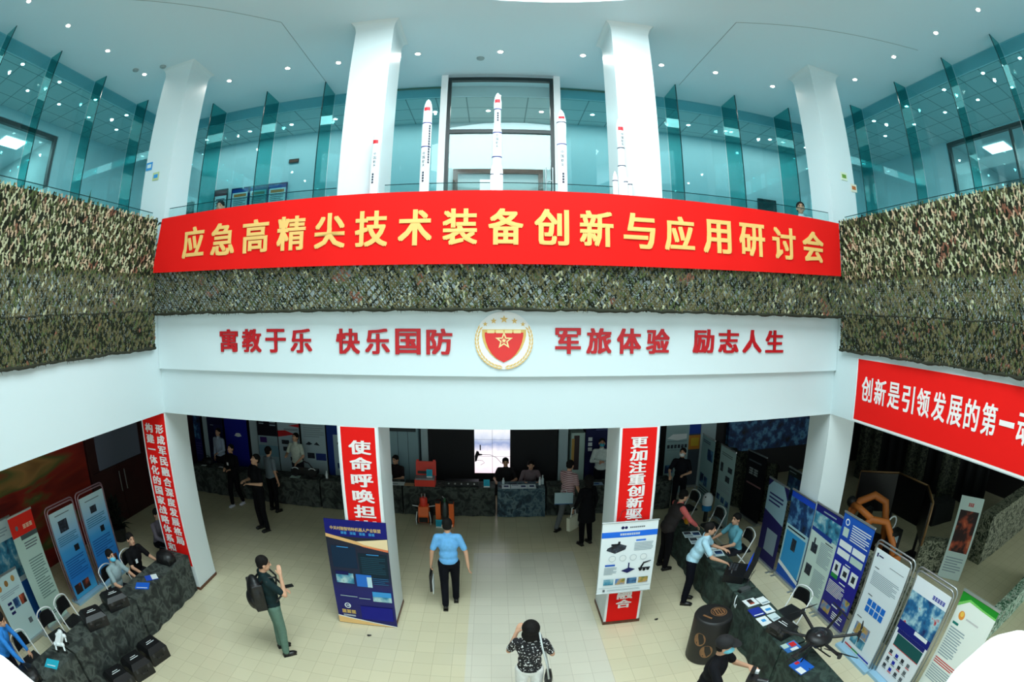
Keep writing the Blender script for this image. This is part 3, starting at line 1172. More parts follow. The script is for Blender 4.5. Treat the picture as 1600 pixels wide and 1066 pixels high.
def person(label, loc, rz, J, h=1.66, shirt=(60, 60, 64), sleeve='short', trousers=(24, 24, 28), shoe=SHOEM, hair='short', mask=None,
           shirt_mat=None, skirt=None, cat='person', cap=None, vest=None, group=None, slim=1.0, face=True, vox=0.014):
    k = h/1.70
    root = thing('person', label, cat, loc, rz, group)
    root.scale = (k, k, k)
    Rt, Rh = J['Rt'], J['Rh']
    # --- body: one continuous skin
    b = MB()
    hd = J['head']
    b.ball(hd+Rh @ Vector((0, -0.012, 0.025)), (0.076, 0.094, 0.092), SKIN, 16, 11, Rh)
    b.ball(hd+Rh @ Vector((0, 0.016, -0.04)), (0.058, 0.068, 0.078), SKIN, 14, 9, Rh)
    b.ball(hd+Rh @ Vector((0, 0.05, -0.085)), (0.03, 0.026, 0.024), SKIN, 10, 7, Rh)
    b.rod(hd+Rh @ Vector((0, 0.082, 0.012)), hd+Rh @ Vector((0, 0.101, -0.027)), 0.010, SKIN, 0.015, n=8).ball(hd+Rh @ Vector((0, 0.100, -0.027)), 0.016, SKIN, 8, 6)
    for s in (-1, 1):
        b.ball(hd+Rh @ Vector((s*0.078, -0.012, -0.012)), (0.012, 0.02, 0.033), SKIN, 8, 7, Rh)
    cone(b, J['neck']+Rt @ Vector((0, -0.01, -0.04)), hd+Rh @ Vector((0, -0.025, -0.05)), 0.056, 0.05, SKIN)
    b.ball(J['pel'], (0.155*slim, 0.108, 0.12), SKIN, 14, 9, Rt)
    b.ball(J['waist'], (0.136*slim, 0.098, 0.14), SKIN, 14, 9, Rt)
    b.ball(J['chest'], (0.158*slim, 0.112, 0.18), SKIN, 14, 9, Rt)
    cone(b, J['shl'], J['shr'], 0.056, 0.056, SKIN)
    for s in 'lr':
        cone(b, J['sh'+s], J['el'+s], 0.049, 0.038, SKIN)
        cone(b, J['el'+s], J['wr'+s], 0.038, 0.026, SKIN)
        cone(b, J['hip'+s], J['kn'+s], 0.082, 0.054, SKIN)
        cone(b, J['kn'+s], J['an'+s], 0.052, 0.036, SKIN)
        d = (J['wr'+s]-J['el'+s]).normalized()
        hand(b, J['wr'+s], d, -1 if s == 'l' else 1, SKIN)
    soft(b.build('body', root), 0.0085, 4)
    # --- shirt
    sm = shirt_mat or mat('cloth_%d_%d_%d' % shirt, shirt, 0.85, spec=0.15, noise_amt=0.08, noise_scale=20)
    c = MB()
    c.ball(J['pel']+Rt @ Vector((0, 0, 0.02)), (0.172*slim, 0.128, 0.12), sm, 14, 9, Rt)
    c.ball(J['waist'], (0.162*slim, 0.126, 0.15), sm, 14, 9, Rt)
    c.ball(J['chest'], (0.178*slim, 0.132, 0.19), sm, 14, 9, Rt)
    cone(c, J['shl']+Rt @ Vector((0.012, 0, 0.0)), J['shr']+Rt @ Vector((-0.012, 0, 0.0)), 0.062, 0.062, sm)
    cone(c, J['neck']+Rt @ Vector((0, -0.006, -0.075)), J['neck']+Rt @ Vector((0, -0.004, 0.0)), 0.078, 0.064, sm)
    for s in 'lr':
        if sleeve == 'none':
            continue
        end = J['el'+s]
        a = J['sh'+s]
        if sleeve == 'short':
            cone(c, a, a.lerp(end, 0.74), 0.059, 0.056, sm)
        else:
            cone(c, a, end, 0.060, 0.050, sm)
            cone(c, end, end.lerp(J['wr'+s], 0.93), 0.054, 0.040, sm)
    soft(c.build('shirt', root), vox, 5)
    if vest:
        c = MB()
        vm = mat('vest_%d_%d_%d' % vest, vest, 0.8, noise_amt=0.1, noise_scale=20)
        c.ball(J['pel']+Rt @ Vector((0, 0, 0.0)), (0.19*slim, 0.145, 0.15), vm, 14, 9, Rt)
        c.ball(J['waist'], (0.178*slim, 0.142, 0.16), vm, 14, 9, Rt)
        c.ball(J['chest'], (0.192*slim, 0.148, 0.195), vm, 14, 9, Rt)
        cone(c, J['shl']+Rt @ Vector((0.05, 0, 0.015)), J['shr']+Rt @ Vector((-0.05, 0, 0.015)), 0.07, 0.07, vm)
        soft(c.build('vest', root), vox, 5)
    # --- trousers or skirt
    tm = mat('cloth_%d_%d_%d' % trousers, trousers, 0.85, spec=0.12, noise_amt=0.08, noise_scale=20)
    c = MB()
    c.ball(J['pel']+Vector((0, 0, -0.02)), (0.166*slim, 0.122, 0.11), tm, 14, 9)
    for s in 'lr':
        cone(c, J['hip'+s], J['kn'+s], 0.098, 0.072, tm)
        cone(c, J['kn'+s], J['an'+s]+Vector((0, 0, 0.02)), 0.072, 0.058, tm)
    soft(c.build('trousers', root), vox, 5)
    if skirt:
        c = MB()
        km = mat('cloth_%d_%d_%d' % skirt, skirt, 0.85)
        kz = 0.50
        pr = [(0.13, 0.28), (0.155, 0.15), (0.18, 0.0), (0.195, -0.15), (0.205, -0.30), (0.195, -0.305), (0.17, -0.1)]
        c.lathe(pr, (0, 0, J['pel'].z), km, n=24)
        c.build('skirt', root)
    # --- shoes
    for s in 'lr':
        c = MB()
        a = J['an'+s]
        kn = J['kn'+s]
        lift = max(0.0, a.z-0.075)
        c.ball(Vector((a.x, a.y-0.01, 0.045+lift)), (0.042, 0.055, 0.045), shoe, 10, 7)
        c.ball(Vector((a.x, a.y+0.075, 0.035+lift*0.4)), (0.046, 0.10, 0.036), shoe, 12, 7)
        c.box(a.x-0.04, a.x+0.04, a.y-0.06, a.y+0.15, 0.002+lift*0.4, 0.02+lift*0.4, shoe)
        c.build('shoe', root)
    # --- hair, cap, face
    c = MB()
    if hair == 'bob':
        c.ball(hd+Rh @ Vector((0, -0.025, 0.035)), (0.112, 0.118, 0.112), HAIRM, 18, 12, Rh)
        c.ball(hd+Rh @ Vector((0, -0.045, -0.065)), (0.116, 0.090, 0.11), HAIRM, 16, 10, Rh)
    elif hair == 'tail':
        c.ball(hd+Rh @ Vector((0, -0.022, 0.035)), (0.09, 0.104, 0.096), HAIRM, 16, 10, Rh)
        c.ball(hd+Rh @ Vector((0, -0.13, 0.03)), (0.035, 0.05, 0.035), HAIRM, 10, 7, Rh)
        cone(c, hd+Rh @ Vector((0, -0.15, 0.02)), hd+Rh @ Vector((0, -0.16, -0.14)), 0.032, 0.015, HAIRM)
    else:
        c.ball(hd+Rh @ Vector((0, -0.022, 0.042)), (0.087, 0.099, 0.090), HAIRM, 16, 10, Rh)
        c.ball(hd+Rh @ Vector((0, -0.05, -0.012)), (0.078, 0.062, 0.062), HAIRM, 14, 9, Rh)
    soft(c.build('hair', root), 0.010, 3)
    if cap:
        c = MB()
        cm = mat('cap_%d_%d_%d' % cap, cap, 0.8)
        c.ball(hd+Rh @ Vector((0, -0.018, 0.056)), (0.098, 0.11, 0.088), cm, 18, 10, Rh)
        vs = [hd+Rh @ Vector((0.085*math.cos(t), 0.075+0.10*math.sin(t), 0.045-0.02*math.sin(t))) for t in [PI*i/10 for i in range(11)]]
        vs2 = [v+Rh @ Vector((0, 0, 0.008)) for v in vs]
        n = len(vs)
        c.add(vs+vs2, [tuple(range(n)), tuple(range(2*n-1, n-1, -1))]+[(i, (i+1) % n, n+(i+1) % n, n+i) for i in range(n)], cm)
        c.ball(hd+Rh @ Vector((0, -0.018, 0.143)), 0.01, cm, 8, 6)
        c.build('cap', root)
    if face:
        for s in (-1, 1):
            MB().ball(hd+Rh @ Vector((s*0.031, 0.073, 0.012)), (0.014, 0.007, 0.007), EYEM, 8, 6, Rh).build('eye', root)
            MB().rod(hd+Rh @ Vector((s*0.014, 0.081, 0.030)), hd+Rh @ Vector((s*0.046, 0.070, 0.033)), 0.0045, HAIRM, n=6).build('eyebrow', root)
        if not mask:
            MB().ball(hd+Rh @ Vector((0, 0.077, -0.057)), (0.023, 0.008, 0.007), LIPM, 8, 6, Rh).build('mouth', root)
    if mask:
        c = MB()
        mm = mat('mask_%d_%d_%d' % mask, mask, 0.8)
        c.ball(hd+Rh @ Vector((0, 0.030, -0.048)), (0.066, 0.082, 0.056), mm, 14, 9, Rh)
        for s in (-1, 1):
            c.rod(hd+Rh @ Vector((s*0.062, 0.04, -0.03)), hd+Rh @ Vector((s*0.084, -0.015, 0.0)), 0.003, mm, n=5)
        c.build('face_mask', root)
    return root


def on_person(root, v):
    """a point given in the person's own frame, as a world point"""
    k = root.scale[0]
    return Vector(root.location)+Matrix.Rotation(root.rotation_euler[2], 3, 'Z') @ (Vector(v)*k)
# ---------------------------------------------------------------- printed stands
def ink(r, g, b):
    return mat('ink_%d_%d_%d' % (r, g, b), (r, g, b), 0.6, spec=0.25)


def grad_mat(name, stops):
    """a printed background that runs from bottom to top through the stops"""
    if name in MATS:
        return MATS[name]
    m = bpy.data.materials.new(name)
    m.use_nodes = True
    nt = m.node_tree
    b = nt.nodes['Principled BSDF']
    b.inputs['Roughness'].default_value = 0.55
    tc = nt.nodes.new('ShaderNodeTexCoord')
    sp = nt.nodes.new('ShaderNodeSeparateXYZ')
    r = nt.nodes.new('ShaderNodeValToRGB')
    while len(r.color_ramp.elements) < len(stops):
        r.color_ramp.elements.new(0.5)
    for e, (p, c) in zip(r.color_ramp.elements, stops):
        e.position, e.color = p, rgb(*c)
    nt.links.new(tc.outputs['Generated'], sp.inputs[0])
    nt.links.new(sp.outputs['Z'], r.inputs['Fac'])
    nt.links.new(r.outputs['Color'], b.inputs['Base Color'])
    MATS[name] = m
    return m


PH_SEA = ramp_mat('print_sea', [(0.3, (20, 60, 90)), (0.5, (60, 140, 170)), (0.65, (180, 210, 210)), (0.8, (30, 80, 60))], 5, 3, 0.6)
PH_DARK = ramp_mat('print_dark_scene', [(0.3, (8, 14, 24)), (0.5, (20, 60, 110)), (0.62, (90, 150, 190)), (0.75, (14, 24, 40))], 4, 4, 0.6)
PH_SNOW = ramp_mat('print_blue_machine', [(0.3, (8, 20, 90)), (0.48, (30, 110, 160)), (0.6, (170, 210, 220)), (0.66, (190, 30, 40)), (0.75, (10, 20, 80))], 4.5, 3, 0.6)
PH_LAND = ramp_mat('print_landscape', [(0.3, (60, 110, 60)), (0.45, (190, 150, 70)), (0.6, (60, 130, 190)), (0.75, (150, 70, 50))], 6, 2, 0.6)
PH_FIRE = ramp_mat('print_night_launch', [(0.3, (14, 10, 12)), (0.5, (50, 20, 20)), (0.62, (190, 80, 50)), (0.75, (240, 180, 120))], 3, 3, 0.6)
PH_BOT = ramp_mat('print_black_device', [(0.35, (14, 18, 24)), (0.6, (40, 50, 64)), (0.75, (90, 100, 110))], 14, 2, 0.6)
M_ALU = mat('aluminium', (190, 196, 198), 0.35, 0.8)


def printed(w, h, base, elems, thick=0.008):
    """a printed sheet, bottom centre at the origin, printed side towards -Y"""
    mb = MB().box(-w/2, w/2, -thick/2, thick/2, 0, h, base)
    y = -thick/2-0.0006
    for k, e in enumerate(elems):
        y -= 0.00035
        if e[0] == 'r':
            x0, z0, x1, z1 = e[1]*w-w/2, e[2]*h, e[3]*w-w/2, e[4]*h
            mb.quad((x0, y, z0), (x1, y, z0), (x1, y, z1), (x0, y, z1), e[5])
        elif e[0] == 'l':                       # rows of fine print, too small to read
            x0, z0, x1, z1 = e[1]*w-w/2, e[2]*h, e[3]*w-w/2, e[4]*h
            n = e[5]
            rnd = random.Random(k*7+n)
            for i in range(n):
                zz = z1-(i+0.5)*(z1-z0)/n
                t = (z1-z0)/n*0.22
                xe = x1-(x1-x0)*(rnd.uniform(0, .35) if i % 3 == 2 else rnd.uniform(0, .05))
                mb.quad((x0, y, zz-t), (xe, y, zz-t), (xe, y, zz+t), (x0, y, zz+t), e[6])
        elif e[0] == 'b':                       # a row of blurred characters, too small to read
            x0, z0, x1, z1 = e[1]*w-w/2, e[2]*h, e[3]*w-w/2, e[4]*h
            n = e[5]
            s = (x1-x0)/n
            for i in range(n):
                a, b = x0+s*(i+0.08), x0+s*(i+0.92)
                for q in range(3):
                    za = z0+(z1-z0)*q*0.37
                    mb.quad((a, y, za), (b, y, za), (b, y, za+(z1-z0)*0.26), (a, y, za+(z1-z0)*0.26), e[6])
                xm = a+(b-a)*(0.3 if i % 2 else 0.55)
                mb.quad((xm, y, z0), (xm+s*0.18, y, z0), (xm+s*0.18, y, z1), (xm, y, z1), e[6])
        elif e[0] == 'c':
            cx, cz, r = e[1]*w-w/2, e[2]*h, e[3]*w
            mb.add([(cx+r*math.cos(2*PI*i/20), y, cz+r*math.sin(2*PI*i/20)) for i in range(20)], [tuple(range(20))], e[4])
        elif e[0] == 'p':
            vs = [(px*w-w/2, y, pz*h) for px, pz in e[1]]
            mb.add(vs, [tuple(range(len(vs)))], e[2])
        elif e[0] == 't':                       # lettering: text, cx, cz, width, height
            vs, fs = fit_text(e[1], e[4]*w, e[5]*h, 0.014, 0.0004)
            mb.add([(v.x+e[2]*w-w/2, y-0.0006+v.y*0.2, v.z+e[3]*h) for v in vs], fs, e[6])
    return mb


def rollup(label, x, y, rz, w, h, base, elems, group=None, name='roll_up_banner'):
    t = thing(name, label, 'display banner', (x, y, 0), rz, group)
    MB().box(-w/2-0.01, w/2+0.01, -0.05, 0.06, 0.012, 0.075, M_ALU).box(-w/2+0.02, -w/2+0.07, -0.14, 0.14, 0, 0.014, M_ALU).box(w/2-0.07, w/2-0.02, -0.14, 0.14, 0, 0.014, M_ALU).build('base', t)
    o = printed(w, h-0.09, base, elems, 0.004).build('printed_panel', t)
    o.location = (0, 0, 0.075)
    MB().box(-w/2-0.005, w/2+0.005, -0.012, 0.012, h-0.018, h+0.012, M_ALU).build('top_rail', t)
    MB().rod((0, 0.035, 0.07), (0, 0.03, h), 0.012, M_ALU).build('support_pole', t)
    return t


def portal(label, x, y, rz, w, h, base, elems, frame, group=None):
    """banner stretched inside a round-cornered double tube frame on a flat foot"""
    t = thing('framed_banner', label, 'display banner', (x, y, 0), rz, group)
    r = 0.09

    def path(off, yy):
        W, H = w/2+off, h+off
        pts = [(-W, yy, 0.05)]
        for a in range(0, 91, 15):
            pts.append((-W+r-r*math.cos(math.radians(a)), yy, H-r+r*math.sin(math.radians(a))))
        for a in range(90, -1, -15):
            pts.append((W-r+r*math.cos(math.radians(a)), yy, H-r+r*math.sin(math.radians(a))))
        pts.append((W, yy, 0.05))
        return pts
    MB().tube(path(0.0, -0.012), 0.014, frame).build('tube_frame', t)
    MB().tube(path(0.03, 0.03), 0.014, frame).build('tube_frame', t)
    o = printed(w-0.05, h-0.14, base, elems, 0.004).build('printed_panel', t)
    o.location = (0, -0.012, 0.06)
    MB().box(-w/2-0.04, w/2+0.04, -0.13, 0.13, 0, 0.05, mat('pale_blue_foot', (150, 190, 214), 0.4)).build('foot', t)
    return t


WHT, NAVY, RBLUE, SKYB = ink(232, 238, 238), ink(22, 24, 84), ink(16, 40, 168), ink(62, 150, 214)
GRYL, BLK, DGRY, GRN, REDI, ORG = ink(150, 168, 176), ink(20, 22, 28), ink(96, 104, 110), ink(40, 140, 70), ink(206, 40, 44), ink(236, 150, 60)
MINT, PALE = ink(190, 214, 204), ink(206, 224, 226)

RZ_R = -PI/2        # prints facing -X (towards the hall)
RZ_L = PI/2         # prints facing +X

# ---- right-hand row along the tables
rollup('dark navy display banner with a pale arched top behind the right tables', 5.23, 7.54, RZ_R, 0.76, 1.78, ink(30, 26, 82),
       [('p', [(0, 0.62), (0, 0.9), (0.25, 1), (0.75, 1), (1, 0.86), (1, 0.55)], ink(140, 172, 184)), ('l', 0.12, 0.72, 0.85, 0.86, 3, NAVY), ('r', 0.3, 0.14, 0.85, 0.42, ink(132, 150, 160))])
rollup('blue display banner with a big light blue lower panel behind the right tables', 5.27, 6.7, RZ_R, 0.79, 1.80, ink(30, 90, 160),
       [('r', 0, 0.93, 1, 1, ink(24, 70, 190)), ('r', 0.6, 0.88, 1, 0.93, ink(70, 160, 190)), ('r', 0, 0.62, 1, 0.93, PH_DARK), ('r', 0, 0.1, 1, 0.62, ink(170, 206, 212)),
        ('r', 0.06, 0.1, 0.94, 0.55, ink(52, 150, 206)), ('l', 0.08, 0.565, 0.9, 0.605, 1, BLK), ('r', 0.38, 0.36, 0.58, 0.5, PH_BOT), ('p', [(0, 0), (1, 0), (1, 0.06), (0.4, 0.1), (0, 0.18)], ink(24, 80, 170)), ('p', [(0, 0.12), (1, 0.04), (1, 0.08), (0, 0.17)], WHT)])
rollup('white display banner with two black devices under a navy header', 5.29, 5.89, RZ_R, 0.80, 1.82, ink(204, 224, 214),
       [('r', 0, 0.92, 1, 1, ink(26, 30, 110)), ('r', 0, 0.72, 1, 0.92, PH_SEA), ('p', [(0, 0.72), (0.8, 0.70), (0.8, 0.75), (0, 0.76)], ink(30, 60, 140)), ('l', 0.3, 0.94, 0.8, 0.97, 1, GRYL),
        ('r', 0.12, 0.50, 0.36, 0.60, PH_BOT), ('r', 0.18, 0.60, 0.24, 0.66, PH_BOT), ('r', 0.1, 0.24, 0.34, 0.36, PH_BOT), ('l', 0.44, 0.42, 0.92, 0.66, 14, GRYL), ('l', 0.44, 0.1, 0.92, 0.36, 14, GRYL), ('l', 0.6, 0.66, 0.9, 0.69, 1, DGRY)])
rollup('deep blue display banner crowded with white product boxes and print', 5.27, 5.06, RZ_R, 0.82, 1.95, grad_mat('print_deep_blue', [(0.0, (26, 24, 110)), (0.5, (16, 10, 150)), (1.0, (18, 90, 190))]),
       [('c', 0.16, 0.93, 0.07, WHT), ('c', 0.16, 0.93, 0.045, ink(18, 90, 190)), ('r', 0.08, 0.8, 0.26, 0.88, MINT), ('l', 0.34, 0.79, 0.95, 0.94, 7, WHT),
        ('r', 0.06, 0.70, 0.48, 0.76, WHT), ('r', 0.52, 0.70, 0.94, 0.76, WHT), ('r', 0.06, 0.62, 0.48, 0.68, WHT), ('r', 0.52, 0.62, 0.94, 0.68, MINT), ('l', 0.42, 0.57, 0.6, 0.59, 1, WHT),
        ('r', 0.06, 0.44, 0.30, 0.56, WHT), ('r', 0.37, 0.44, 0.61, 0.56, WHT), ('r', 0.68, 0.44, 0.92, 0.56, WHT), ('r', 0.13, 0.47, 0.22, 0.53, PH_BOT), ('r', 0.43, 0.47, 0.56, 0.52, PH_BOT), ('r', 0.74, 0.47, 0.85, 0.53, PH_BOT),
        ('r', 0.06, 0.40, 0.30, 0.44, GRN), ('l', 0.4, 0.385, 0.62, 0.41, 1, WHT), ('l', 0.06, 0.24, 0.66, 0.37, 9, WHT), ('r', 0.7, 0.2, 0.94, 0.3, PH_LAND), ('l', 0.4, 0.15, 0.62, 0.18, 1, WHT), ('r', 0.06, 0.05, 0.4, 0.14, PH_LAND), ('l', 0.5, 0.04, 0.9, 0.12, 4, WHT)])
icons = []
for q in range(8):
    x, z = 0.22+0.15*(q % 4), 0.50-0.068*(q//4)
    icons.append(('r', x, z, x+0.125, z+0.058, ink(24, 110, 206)))
portal('white banner with eight blue icons in a round-cornered tube frame', 5.17, 4.0, RZ_R, 0.86, 1.86, ink(226, 236, 240),
       [('r', 0.06, 0.93, 0.1, 0.965, NAVY), ('l', 0.12, 0.935, 0.26, 0.96, 1, NAVY), ('l', 0.5, 0.9, 0.94, 0.91, 1, DGRY), ('l', 0.1, 0.83, 0.24, 0.85, 1, DGRY), ('l', 0.1, 0.68, 0.92, 0.81, 9, GRYL), ('l', 0.16, 0.58, 0.3, 0.6, 1, DGRY)] + icons +
       [('l', 0.08, 0.34, 0.24, 0.36, 1, DGRY), ('r', 0.14, 0.18, 0.36, 0.30, PH_LAND), ('r', 0.38, 0.18, 0.62, 0.30, PH_LAND), ('r', 0.14, 0.08, 0.36, 0.17, PH_SEA), ('r', 0.38, 0.08, 0.62, 0.17, PH_SEA),
        ('r', 0.05, 0.02, 0.3, 0.035, REDI), ('r', 0.3, 0.02, 0.55, 0.035, GRN), ('r', 0.55, 0.02, 0.95, 0.035, RBLUE)], M_STEEL)
grid = []
for q in range(12):
    x, z = 0.1+0.2*(q % 4), 0.25-0.075*(q//4)
    grid.append(('r', x, z, x+0.09, z+0.035, (PH_BOT, RBLUE, PH_BOT, DGRY)[q % 4]))
    grid.append(('r', x-0.01, z-0.014, x+0.12, z-0.006, (REDI if q % 3 == 0 else DGRY)))
portal('banner with a large blue machine photo in a round-cornered tube frame', 5.24, 3.06, RZ_R, 0.84, 1.80, ink(230, 236, 242),
       [('b', 0.56, 0.898, 0.92, 0.932, 5, RBLUE), ('r', 0, 0.58, 1, 0.87, PH_SNOW), ('r', 0, 0.5, 1, 0.58, ink(20, 30, 120)), ('r', 0.5, 0.54, 0.9, 0.575, WHT), ('r', 0.06, 0.46, 0.94, 0.50, ink(24, 30, 110)), ('r', 0.1, 0.34, 0.94, 0.455, ink(20, 84, 84)), ('l', 0.1, 0.33, 0.94, 0.345, 1, REDI)]+grid, M_STEEL)
rollup('white display banner with a green curved header and orange mark near the right edge', 5.42, 2.2, RZ_R, 0.80, 1.80, ink(236, 242, 236),
       [('p', [(0, 1), (1, 1), (1, 0.945), (0.6, 0.95), (0.25, 0.965), (0, 0.9)], ink(30, 140, 40)), ('p', [(0, 0.9), (0.25, 0.965), (0.6, 0.95), (1, 0.945), (1, 0.93), (0.6, 0.935), (0.25, 0.945), (0, 0.87)], ink(120, 200, 100)),
        ('c', 0.2, 0.82, 0.08, ORG), ('c', 0.2, 0.83, 0.045, ink(246, 200, 90)), ('l', 0.34, 0.8, 0.7, 0.83, 1, ink(200, 200, 200)), ('r', 0.06, 0.73, 0.22, 0.75, ink(20, 120, 110)), ('l', 0.06, 0.44, 0.5, 0.71, 12, GRYL), ('l', 0.06, 0.36, 0.8, 0.42, 3, REDI), ('l', 0.06, 0.2, 0.94, 0.35, 7, GRYL)])
rollup('pale teal display banner with a dark photo, farthest of the two beside the capsule device', 5.2, 10.96, RZ_R, 0.78, 1.84, ink(150, 186, 190),
       [('l', 0.1, 0.9, 0.7, 0.95, 2, NAVY), ('r', 0.5, 0.68, 0.94, 0.84, PH_DARK), ('r', 0.1, 0.3, 0.38, 0.44, PH_DARK), ('r', 0.42, 0.28, 0.7, 0.42, PH_DARK), ('l', 0.1, 0.14, 0.9, 0.26, 3, DGRY)])
rollup('pale teal display banner with small device pictures and three dark squares', 5.2, 9.82, RZ_R, 0.80, 1.86, ink(160, 190, 190),
       [('l', 0.12, 0.88, 0.85, 0.93, 2, DGRY), ('r', 0.1, 0.66, 0.28, 0.78, PH_BOT), ('r', 0.6, 0.7, 0.88, 0.77, PH_BOT), ('r', 0.5, 0.56, 0.78, 0.64, PH_BOT), ('l', 0.1, 0.4, 0.9, 0.52, 5, GRYL),
        ('r', 0.06, 0.26, 0.28, 0.34, PH_DARK), ('r', 0.38, 0.25, 0.6, 0.33, PH_DARK), ('r', 0.68, 0.24, 0.9, 0.32, PH_DARK)])
rollup('narrow dark banner with white characters in the dim right aisle', 5.95, 9.7, RZ_R+0.1, 0.8, 1.7, ink(26, 24, 30),
       [('b', 0.15, 0.67, 0.65, 0.77, 2, ink(170, 176, 176)), ('l', 0.1, 0.5, 0.9, 0.56, 1, ink(150, 110, 110)), ('l', 0.1, 0.85, 0.8, 0.9, 1, DGRY)])
rollup('dark display banner with a grey figure picture standing in the dim right aisle', 6.25, 8.3, RZ_R, 0.8, 1.65, ink(40, 50, 50),
       [('r', 0.05, 0.1, 0.95, 0.9, PH_DARK), ('l', 0.05, 0.94, 0.4, 0.97, 1, GRYL)])
# ---- left row
FR_PINK = mat('rose_grey_tube', (176, 140, 150), 0.35, 0.5)
gl = grad_mat('print_teal_to_blue', [(0.0, (70, 170, 214)), (0.2, (20, 120, 206)), (0.55, (60, 150, 206)), (1.0, (196, 224, 226))])
portal('blue gradient banner in a rounded frame nearest the maroon doors', -7.3, 5.82, RZ_L, 0.81, 1.82, gl,
       [('l', 0.2, 0.93, 0.8, 0.95, 1, DGRY), ('r', 0.34, 0.79, 0.6, 0.87, PH_BOT), ('l', 0.08, 0.64, 0.9, 0.76, 5, ink(60, 120, 150)), ('r', 0.55, 0.54, 0.72, 0.61, BLK), ('l', 0.08, 0.3, 0.9, 0.5, 7, ink(30, 90, 160)), ('r', 0.5, 0.08, 0.9, 0.22, PH_FIRE)], FR_PINK)
portal('blue gradient banner in a rounded frame beside the red-topped white banner', -7.34, 4.9, RZ_L, 0.79, 1.80, gl,
       [('l', 0.2, 0.94, 0.8, 0.96, 1, DGRY), ('r', 0.26, 0.76, 0.62, 0.89, PH_BOT), ('l', 0.08, 0.62, 0.9, 0.73, 5, ink(60, 120, 150)), ('r', 0.6, 0.5, 0.8, 0.57, BLK), ('l', 0.08, 0.24, 0.9, 0.46, 8, ink(30, 90, 160)), ('r', 0.08, 0.05, 0.38, 0.16, PH_FIRE), ('r', 0.44, 0.05, 0.74, 0.16, PH_FIRE)], FR_PINK)
rollup('tall grey-green display banner with a red header in the left aisle', -7.2, 3.72, RZ_L, 0.66, 2.03, ink(178, 204, 192),
       [('r', 0, 0.83, 1, 1, ink(214, 34, 20)), ('b', 0.5, 0.873, 0.9, 0.908, 3, ink(240, 200, 170)), ('c', 0.25, 0.9, 0.06, DGRY), ('r', 0.3, 0.79, 1, 0.83, ink(70, 84, 84)), ('l', 0.36, 0.7, 0.9, 0.77, 3, DGRY), ('l', 0.3, 0.24, 0.92, 0.62, 16, ink(110, 134, 128)), ('r', 0.3, 0.06, 0.42, 0.12, DGRY), ('l', 0.46, 0.07, 0.8, 0.11, 2, DGRY)])
rollup('low white display board with three gold icons and dark photos', -7.26, 2.86, RZ_L, 0.74, 1.26, ink(190, 216, 216),
       [('c', 0.2, 0.86, 0.07, ink(180, 130, 70)), ('c', 0.48, 0.88, 0.07, ink(150, 110, 60)), ('c', 0.76, 0.9, 0.07, ink(180, 140, 80)), ('r', 0.46, 0.5, 0.68, 0.64, PH_DARK), ('r', 0.72, 0.5, 0.94, 0.64, PH_FIRE), ('r', 0.24, 0.52, 0.4, 0.56, NAVY), ('r', 0.24, 0.45, 0.4, 0.49, NAVY), ('r', 0.24, 0.59, 0.4, 0.63, NAVY), ('l', 0.1, 0.7, 0.9, 0.78, 3, GRYL), ('r', 0.7, 0.2, 0.84, 0.28, DGRY)])
rollup('display banner with a grey-blue landscape picture at the far left edge', -7.62, 3.3, RZ_L, 0.74, 1.9, ink(196, 214, 214),
       [('r', 0, 0.45, 1, 0.82, PH_SEA), ('l', 0.1, 0.86, 0.8, 0.94, 3, GRYL), ('r', 0, 0, 1, 0.4, ink(20, 90, 170))])
rollup('plain blue display banner at the far left edge', -7.3, 1.95, RZ_L, 0.7, 1.3, ink(20, 96, 190), [('l', 0.1, 0.6, 0.9, 0.9, 6, SKYB)])

